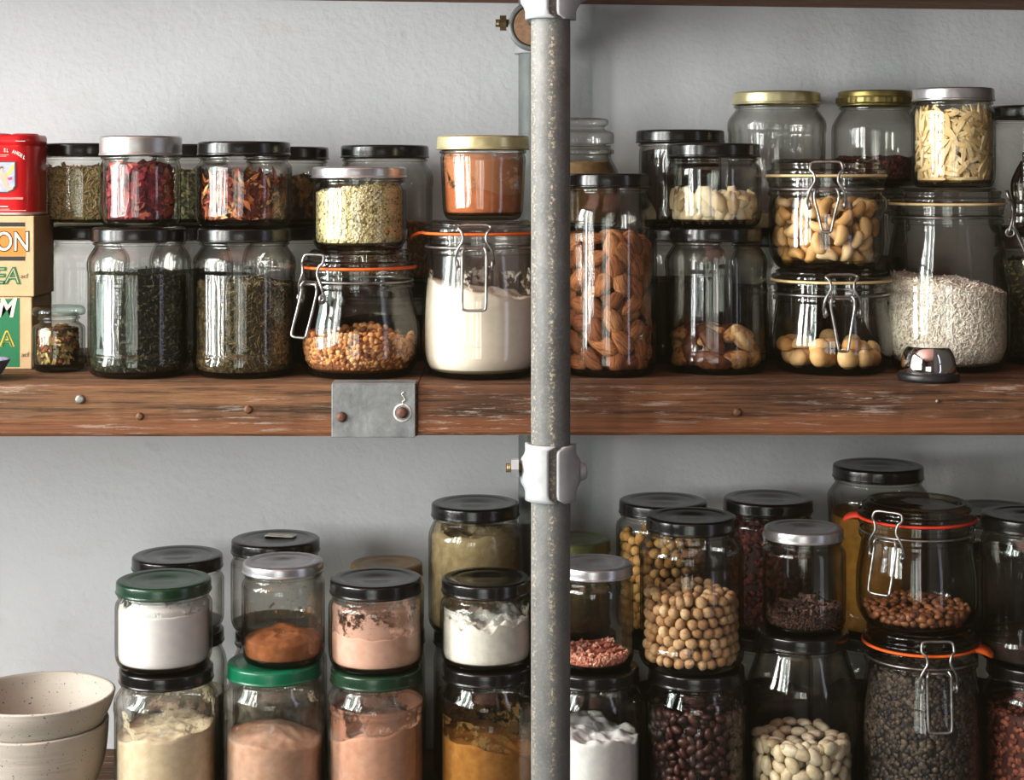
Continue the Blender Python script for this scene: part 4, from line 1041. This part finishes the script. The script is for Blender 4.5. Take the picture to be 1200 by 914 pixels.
powder('l19', 'dark_powder', 'dark powder low in the fluted jar at the edge', 'powder', 760, (44,34,30), (34,26,22))
grains('l19b', 'red_lentils', 'brown red lentils in the jar below the fluted one', 'lentils', 846, [(128,70,56), (106,56,46), (146,86,68)], ELL, (.0028,.0026,.0014), 700, (70,36,30))
for k, c in (('l2b', (150,146,130)), ('l4b', (140,134,116)), ('l6b', (134,120,104)), ('l8b', (60,52,40)), ('l10b', (70,62,50)), ('l12b', (50,40,32)), ('l14b', (44,32,28)), ('l16b', (52,40,28)), ('l18b', (36,28,24)), ('rl7', (58,46,36)), ('rl5', (70,60,46)), ('rl4', (38,30,24)), ('rl3', (66,58,46)), ('rl8', (60,48,40)), ('l10', (120,112,80)), ('r7', (150,130,100))):
    nm = {'l2b':'plain jar behind the cream flour jar','l4b':'plain jar behind the bright green lidded jar','l6b':'plain jar behind the pink powder jars','l8b':'plain jar behind the ochre spice jar','l10b':'plain jar behind the white salt jar','l12b':'plain jar behind the dark beans jar','l14b':'plain jar behind the white beans jar','l16b':'plain jar behind the dark lentils jar','l18b':'plain jar behind the dark fluted jar','rl7':'jar behind the macadamia jar','rl5':'jar behind the almond jar','rl4':'low jar behind the buckwheat jar','rl3':'jar behind the brownish herb jar','rl8':'clip-top jar behind the rice','l10':'jar with the olive green lid','r7':'tall gold-lidded fluted jar'}[k]
    j = J[k]; lvl = {'r7': .12, 'l10': .5}.get(k, .62)
    v, f, _ = fill_data(j, j['tb']+(j['h']-j['tb'])*lvl, .003, 40, seed=hash_(k) % 17, seg=56, rows=10)
    place('ground_meal', mesh('ground_meal', v, f, mat_plain('meal_'+k, c, .9, 0, tuple(int(q*.8) for q in c), 200, .4, 400, spec=.1)), j, 'ground meal inside the '+nm, 'meal', 'stuff')

# glass lid of the tiny jar: replace the plain disc with a thick rounded glass lid
j = J['weckjar']; old = j['lid']; RLw = 30.5/F*1.61
me = lathe('glass_lid', fillet([(0, .0005), (RLw*.8, .0005), (RLw, .0012, .002), (RLw, .0062, .003), (RLw*.88, .0092, .002), (RLw*.6, .0094), (0, .0086)], 4), GLASS_G, 56)
old.data = me; old.name = 'glass_lid'

# ================================================================== OTHER THINGS
# chrome dome
def dome():
    d = 1.533; k = d/F; X = xpx(1088, d); zb = ZM+.0003
    root = empty('chrome_dome', (X, d, zb), 'small chrome dome on a black rubber base at the shelf edge', 'dome')
    R = 35.5*k
    CH = mat_plain('polished_chrome', (226,224,226), .05, 1., (218,216,218), 30)
    BK = mat_plain('black_rubber_base', (22,22,24), .4, 0, (30,30,32), 60)
    b = fillet([(0, 0), (R-.0015, 0, .001), (R, .0018, .0012), (R, .0060, .0015), (R-.0022, .0076, .001), (R*.86, .0080), (0, .0082)], 4)
    link('rubber_base', lathe('rubber_base', b, BK, 56), root)
    Rc = R*.905; H = .0315
    p = [(Rc*.98, .0078), (Rc, .0085)] + [(Rc*math.cos(a)**.62, .0110+(H-.0110+.004)*math.sin(a)) for a in np.linspace(.02, .86, 16)]
    zt = p[-1][1]
    p = fillet(p + [(p[-1][0]-.0012, zt+.0010), (p[-1][0]-.004, zt+.0006), (0, zt-.0010)])
    link('chrome_shell', lathe('chrome_shell', p, CH, 72), root)
dome()

# bowls
CER = None
def bowls():
    t = NT('speckled_stoneware'); v = t.coords()
    c = t.ramp(t.noise(v, 14, 5), [(.3, lin((170,162,151))), (.7, lin((190,182,170)))])
    sp = t.ramp(t.noise(v, 380, 2), [(.28, lin((66,56,48))), (.33, (1,1,1))])
    c = t.mix(1., c, sp, 'MULTIPLY')
    sp2 = t.ramp(t.noise(v, 75, 3), [(.24, lin((120,84,54))), (.28, (1,1,1))]); c = t.mix(.9, c, sp2, 'MULTIPLY')
    t.pbsdf(c, .6, 0, t.bump(t.noise(t.coords((3,3,40)), 5, 4), .3, .002), .3)
    d = 1.60
    def bowl(R, H, zrim, label, cx, k):
        th = .0042
        pts = [(0, .004), (R*.42, .004), (R*.44, 0, .001), (R*.50, 0, .001), (R*.52, .005, .002), (R*.72, H*.18, .02), (R*k, H*.50, .03), (R*.965, H*.80, .02), (R, H-.0008, .001), (R-th*.5, H, .001), (R-th, H-.001, .001), (R*.965-th, H*.80, .02), (R*k-th, H*.52, .03), (R*.70-th, H*.24, .02), (R*.4, .0125, .01), (0, .0110)]
        def wob(th_, r, z): return .0007*np.sin(2*th_+z*40)+.0005*np.sin(5*th_+z*110)*(z > .01)
        o = link('stoneware_bowl', lathe('stoneware_bowl', densify(fillet(pts), .006), t.m, 96, wob), None, (xpx(cx, d), d, zrim-H)); return tag(o, label, 'bowl')
    H = .0880
    zr2 = ZL+.0003+H
    bowl(.0672, H, zr2, 'pale speckled stoneware bowl holding the other bowl inside it', 43, .91)
    bowl(.0700, .060, zc_(487), 'pale speckled stoneware bowl nested on top of the other bowl', 45, .84)
def zc_(mm): return ZC-mm/1000
bowls()

# tea boxes and tin
def text_mesh(s, size, m, ext=.0001, bevel=0., shear=0., sx=1., offset=0.):
    cu = bpy.data.curves.new('lettering', 'FONT'); cu.body = s; cu.size = size; cu.extrude = ext; cu.shear = shear; cu.resolution_u = 4; cu.offset = offset
    o = bpy.data.objects.new('tmp', cu); COL.objects.link(o); dg = bpy.context.evaluated_depsgraph_get(); dg.update()
    me = bpy.data.meshes.new_from_object(o.evaluated_get(dg)); bpy.data.objects.remove(o); me.materials.clear(); me.materials.append(m)
    return me
def on_face(name, me, par, x, y, z, sx=1., rot=0.):
    o = link(name, me, par, (x, y, z)); o.rotation_euler = (PI/2, rot, 0); o.scale = (sx, 1, 1); return o
KR = mat_plain('brown_card', (204,178,138), .8, 0, (192,164,124), 40, .15, 200, spec=.15)
INK = mat_plain('black_ink', (34,28,24), .7); GRN = mat_plain('green_ink', (0,104,62), .7); ORG = mat_plain('orange_ink', (232,128,44), .7); CRM = mat_plain('cream_ink', (240,226,196), .7); YEL = mat_plain('yellow_ink', (226,178,44), .7); GRY = mat_plain('grey_ink', (104,92,78), .8)
DBX = 1.617
def flat(name, par, pts, y, m):
    return link(name, mesh(name, [(x, y, z) for x, z in pts], [tuple(range(len(pts)))], m, False), par)
def rect(x0, x1, z0, z1): return [(x0, z0), (x1, z0), (x1, z1), (x0, z1)]
def tea_box(label, xr, ztop, zbot, yd):
    W, D = .110, .070; X = xpx(xr, yd)-W/2
    root = empty('tea_box', (X, yd+D/2, zbot), label, 'box')
    box('carton', (0, 0, (ztop-zbot)/2), (W, D, ztop-zbot), KR, root, .0010)
    return root, W, D, lambda px: xpx(px, yd)-X, lambda py: zpx(py, yd)-zbot
zb1 = ZM+.0003; zt1 = zpx(348, DBX)
root, W, D, fx, fz = tea_box('tan card tea box with a green panel at the bottom of the stack', 37.5, zt1, zb1, DBX)
y0 = -D/2-.0002
flat('green_panel', root, [(-W/2+.006, fz(430)), (fx(23), fz(430)), (fx(23), fz(349)), (fx(12), fz(350)), (-W/2+.006, fz(354))], y0, GRN)
flat('yellow_flash', root, [(fx(-14), fz(355)), (fx(20), fz(349.4)), (fx(6), fz(351.6)), (fx(-14), fz(352))], y0-.0001, YEL)
on_face('lettering', text_mesh('M', .0250, CRM, .00008, shear=.25, offset=.0006), root, fx(-4), y0-.0002, fz(371), .86)
on_face('lettering', text_mesh('A', .0195, YEL, .00006, offset=.0008), root, fx(.2), y0-.0002, fz(405), .98)
on_face('lettering', text_mesh('A', .0195, GRN, .00008), root, fx(1.0), y0-.0004, fz(405.6), .90)
on_face('small_lettering', text_mesh('acf', .0065, GRY, .00006), root, fx(25), y0-.0002, fz(418))
zt2 = zpx(253, DBX+.001)
root, W, D, fx, fz = tea_box('tan card tea box with an orange panel under the red tin', 40, zt2, zt1+.0004, DBX-.001)
y0 = -D/2-.0002
flat('orange_panel', root, rect(-W/2+.006, fx(29.5), fz(300), fz(267)), y0, ORG)
flat('black_stripe', root, rect(-W/2+.006, fx(29.5), fz(265.5), fz(260.5)), y0, INK)
flat('black_stripe', root, rect(-W/2+.006, fx(29.5), fz(305.5), fz(300.5)), y0, INK)
on_face('lettering', text_mesh('ON', .0255, INK, .00005, offset=.0011), root, fx(-5.5), y0-.0002, fz(293.5), .80)
on_face('lettering', text_mesh('ON', .0255, CRM, .00008, offset=.0001), root, fx(-5.5), y0-.0004, fz(293.5), .80)
on_face('lettering', text_mesh('EA', .0215, GRN, .00005, shear=.12, offset=.0009), root, fx(-8), y0-.0002, fz(332), 1.0)
on_face('lettering', text_mesh('EA', .0215, KR, .00008, shear=.12, offset=-.0006), root, fx(-8), y0-.0004, fz(332), 1.0)
on_face('small_lettering', text_mesh('acf', .0065, GRY, .00006), root, fx(24), y0-.0002, fz(326))

def tin():
    yd = DBX; zb = zt2+.0006; X = xpx(46.5, yd+.02)-.052; H = zpx(157.5, yd+.01)-zb
    RED = mat_plain('red_tin_paint', (206,22,30), .28, 0, (192,18,26), 40, spec=.5)
    root = empty('spice_tin', (X, yd+.032, zb), 'red spice tin with an angel emblem on top of the tea boxes', 'tin')
    W, D, rc = .104, .060, .020
    def rr(w, d, r, n=8):
        out = []
        for cx, cy, a0 in ((w/2-r, d/2-r, 0), (-w/2+r, d/2-r, PI/2), (-w/2+r, -d/2+r, PI), (w/2-r, -d/2+r, 3*PI/2)):
            for k in range(n+1):
                a = a0+PI/2*k/n; out.append((cx+r*math.cos(a), cy+r*math.sin(a)))
        return out
    lev = [(.006, 0), (0, .0008), (-.0004, .003), (.0, .004), (0, H-.014), (.0006, H-.012), (.0006, H-.010), (-.0002, H-.009), (-.0002, H-.003), (.001, H-.0006), (.004, H-.0002), (.006, H-.0016), (.012, H-.0016)]
    V, Fc = [], []
    for ins, z in lev: V += [(x, y, z) for x, y in rr(W-2*ins, D-2*ins, rc-ins*.6)]
    n = 36
    for i in range(len(lev)-1):
        for k in range(n): Fc.append((i*n+k, i*n+(k+1) % n, (i+1)*n+(k+1) % n, (i+1)*n+k))
    Fc += [tuple(range(n))[::-1], tuple((len(lev)-1)*n+k for k in range(n))]
    link('tin_body', mesh('tin_body', V, Fc, RED), root)
    v = []
    for ins, z in ((-.0008, .0000), (-.0008, .0026), (.001, .0026), (.001, 0)): v += [(x, y, z) for x, y in rr(W-2*ins, D-2*ins, rc)]
    f = [(s*n+k, s*n+(k+1) % n, ((s+1) % 4)*n+(k+1) % n, ((s+1) % 4)*n+k) for s in range(4) for k in range(n)]
    link('bottom_rim', mesh('bottom_rim', v, f, mat_plain('tin_metal', (214,206,200), .35, .6)), root)
    # raised press-lid rim in two humps
    for px in (-3, 29):
        r = fillet([(0, .0012), (.0095, .0016, .001), (.0125, .0010, .001), (.0130, -.001), (0, -.001)], 3)
        o = link('lid_disc', lathe('lid_disc', r, RED, 32), root, (xpx(px, yd+.03)-X, 0, H-.0002)); o.scale = (1, 1, 1)
    y0 = -D/2-.0006; fx = lambda px: xpx(px, yd)-X; fz = lambda py: zpx(py, yd)-zb
    # emblem: framed shield with a winged figure
    sh = lambda k: [(fx(-16+k), fz(189+k)), (fx(18-k), fz(189+k)), (fx(18-k), fz(219-k)), (fx(14-k), fz(224-k)), (fx(8), fz(226-k)), (fx(-6), fz(226-k)), (fx(-14+k), fz(222-k)), (fx(-16+k), fz(218-k))][::-1]
    flat('emblem_frame', root, sh(0), y0, mat_plain('emblem_edge', (62,60,52), .6))
    flat('emblem_field', root, sh(1.3), y0-.0002, mat_plain('emblem_sky', (176,178,204), .6, 0, (150,158,196), 200))
    P = lambda l: [(fx(a), fz(b)) for a, b in l]
    SK = mat_plain('figure_pink', (226,168,142), .7); WG = mat_plain('wing_yellow', (214,186,92), .7)
    flat('wing', root, P([(6,205), (9,200), (13,194), (16.4,191.5), (15.5,198), (12,203.5), (8,207.5)]), y0-.0003, WG)
    flat('wing', root, P([(-1,205), (-5,200), (-10,194), (-12,193), (-10,200), (-5,205.5)]), y0-.0003, WG)
    flat('robed_figure', root, P([(0,203), (3,201.5), (6,203), (9,208), (7.5,212), (9,217), (15.4,221.5), (10,223), (5,221), (2.5,215), (0,209)]), y0-.0004, SK)
    flat('figure_face', root, P([(1.2+2.2*math.cos(a), 198.6+2.6*math.sin(a)) for a in np.linspace(0, 2*PI, 14, endpoint=False)]), y0-.0004, SK)
    flat('figure_hair', root, P([(-1,199), (-.6,196), (1,195), (3,195.4), (4,197.5), (2,197), (.2,197.6)]), y0-.0005, mat_plain('figure_hair_brown', (112,70,36), .7))
    flat('red_sash', root, P([(8.5,208.5), (13.5,207), (14,210.5), (10,211.5)]), y0-.0004, mat_plain('sash_red', (206,70,80), .7))
    flat('cloud', root, P([(-13,218), (-8,214), (-2,216), (1,221), (-4,224), (-11,221)]), y0-.0003, mat_plain('cloud_white', (222,222,232), .7))
    TX = mat_plain('tin_lettering_and_highlight', (226,206,196), .6)  # colour shared by the lettering and the painted lid highlight
    txt = 'EL ANGEL'; n = len(txt)
    for i, ch in enumerate(txt):          # arched line of letters above the emblem
        if ch == ' ': continue
        px = 4.0+i*3.15; py = 178.0+.016*(px-4)**2
        o = on_face('lettering', text_mesh(ch, .0048, TX, .00005, offset=.0001), root, fx(px), y0-.0002, fz(py), .8, rot=math.radians(1.7*(px-4)*.55))
    for py, x1, h in ((181.2, 10, .5), (183, 7, .4), (241.5, 9, 1.1), (245, 11, .4), (246.5, 30, .4)):
        flat('text_rule', root, rect(fx(-18), fx(x1), fz(py+h), fz(py)), y0-.0002, TX)
    flat('text_rule', root, rect(fx(-18), fx(26.5), fz(233.8), fz(231.2)), y0-.0002, mat_plain('faded_tin_lettering', (196,150,142), .6, 0, (206,80,80), 1500))
    flat('painted_highlight', root, rect(fx(18), fx(29), fz(165.6), fz(165.0)), y0-.0002, TX)  # highlight on the lid, drawn as a thin pale strip
tin()

# small blue grey dish at the edge
def dish():
    d = 1.545; t = mat_plain('blue_grey_glaze', (104,108,128), .55, 0, (72,74,92), 260, .4, 300)
    R = .030
    pts = fillet([(0, 0), (R*.55, 0, .001), (R*.75, .004, .003), (R*.97, .0150, .004), (R, .0172, .0008), (R-.003, .0172, .0008), (R*.80, .009, .004), (R*.5, .004, .004), (0, .0035)], 4)
    o = link('small_dish', lathe('small_dish', pts, t, 56), None, (xpx(11, d)-R, d, ZM+.0004)); tag(o, 'small blue grey glazed dish in front of the tea boxes', 'dish')
dish()

# ================================================================== camera and render look
cam = bpy.data.cameras.new('Camera'); co = bpy.data.objects.new('Camera', cam); COL.objects.link(co)
co.location = (0, 0, ZC); co.rotation_euler = (PI/2, 0, 0)
cam.sensor_width = 36; cam.lens = F/1200*36; cam.shift_y = -(457-YH)/1200; cam.clip_start = .02
SC.camera = co
SC.cycles.max_bounces = 10; SC.cycles.diffuse_bounces = 4; SC.cycles.glossy_bounces = 4; SC.cycles.transparent_max_bounces = 64
SC.cycles.use_denoising = True; SC.cycles.caustics_reflective = False; SC.cycles.sample_clamp_indirect = 6
vs = SC.view_settings; vs.use_curve_mapping = True
for k, v0 in ((0, .0045), (1, .0036), (2, .0022)):
    vs.curve_mapping.curves[k].points[0].location = (0, v0)
vs.curve_mapping.update()
SC.view_settings.view_transform = 'Standard'; SC.view_settings.look = 'None'; SC.view_settings.exposure = 0.2; SC.view_settings.gamma = 1.0
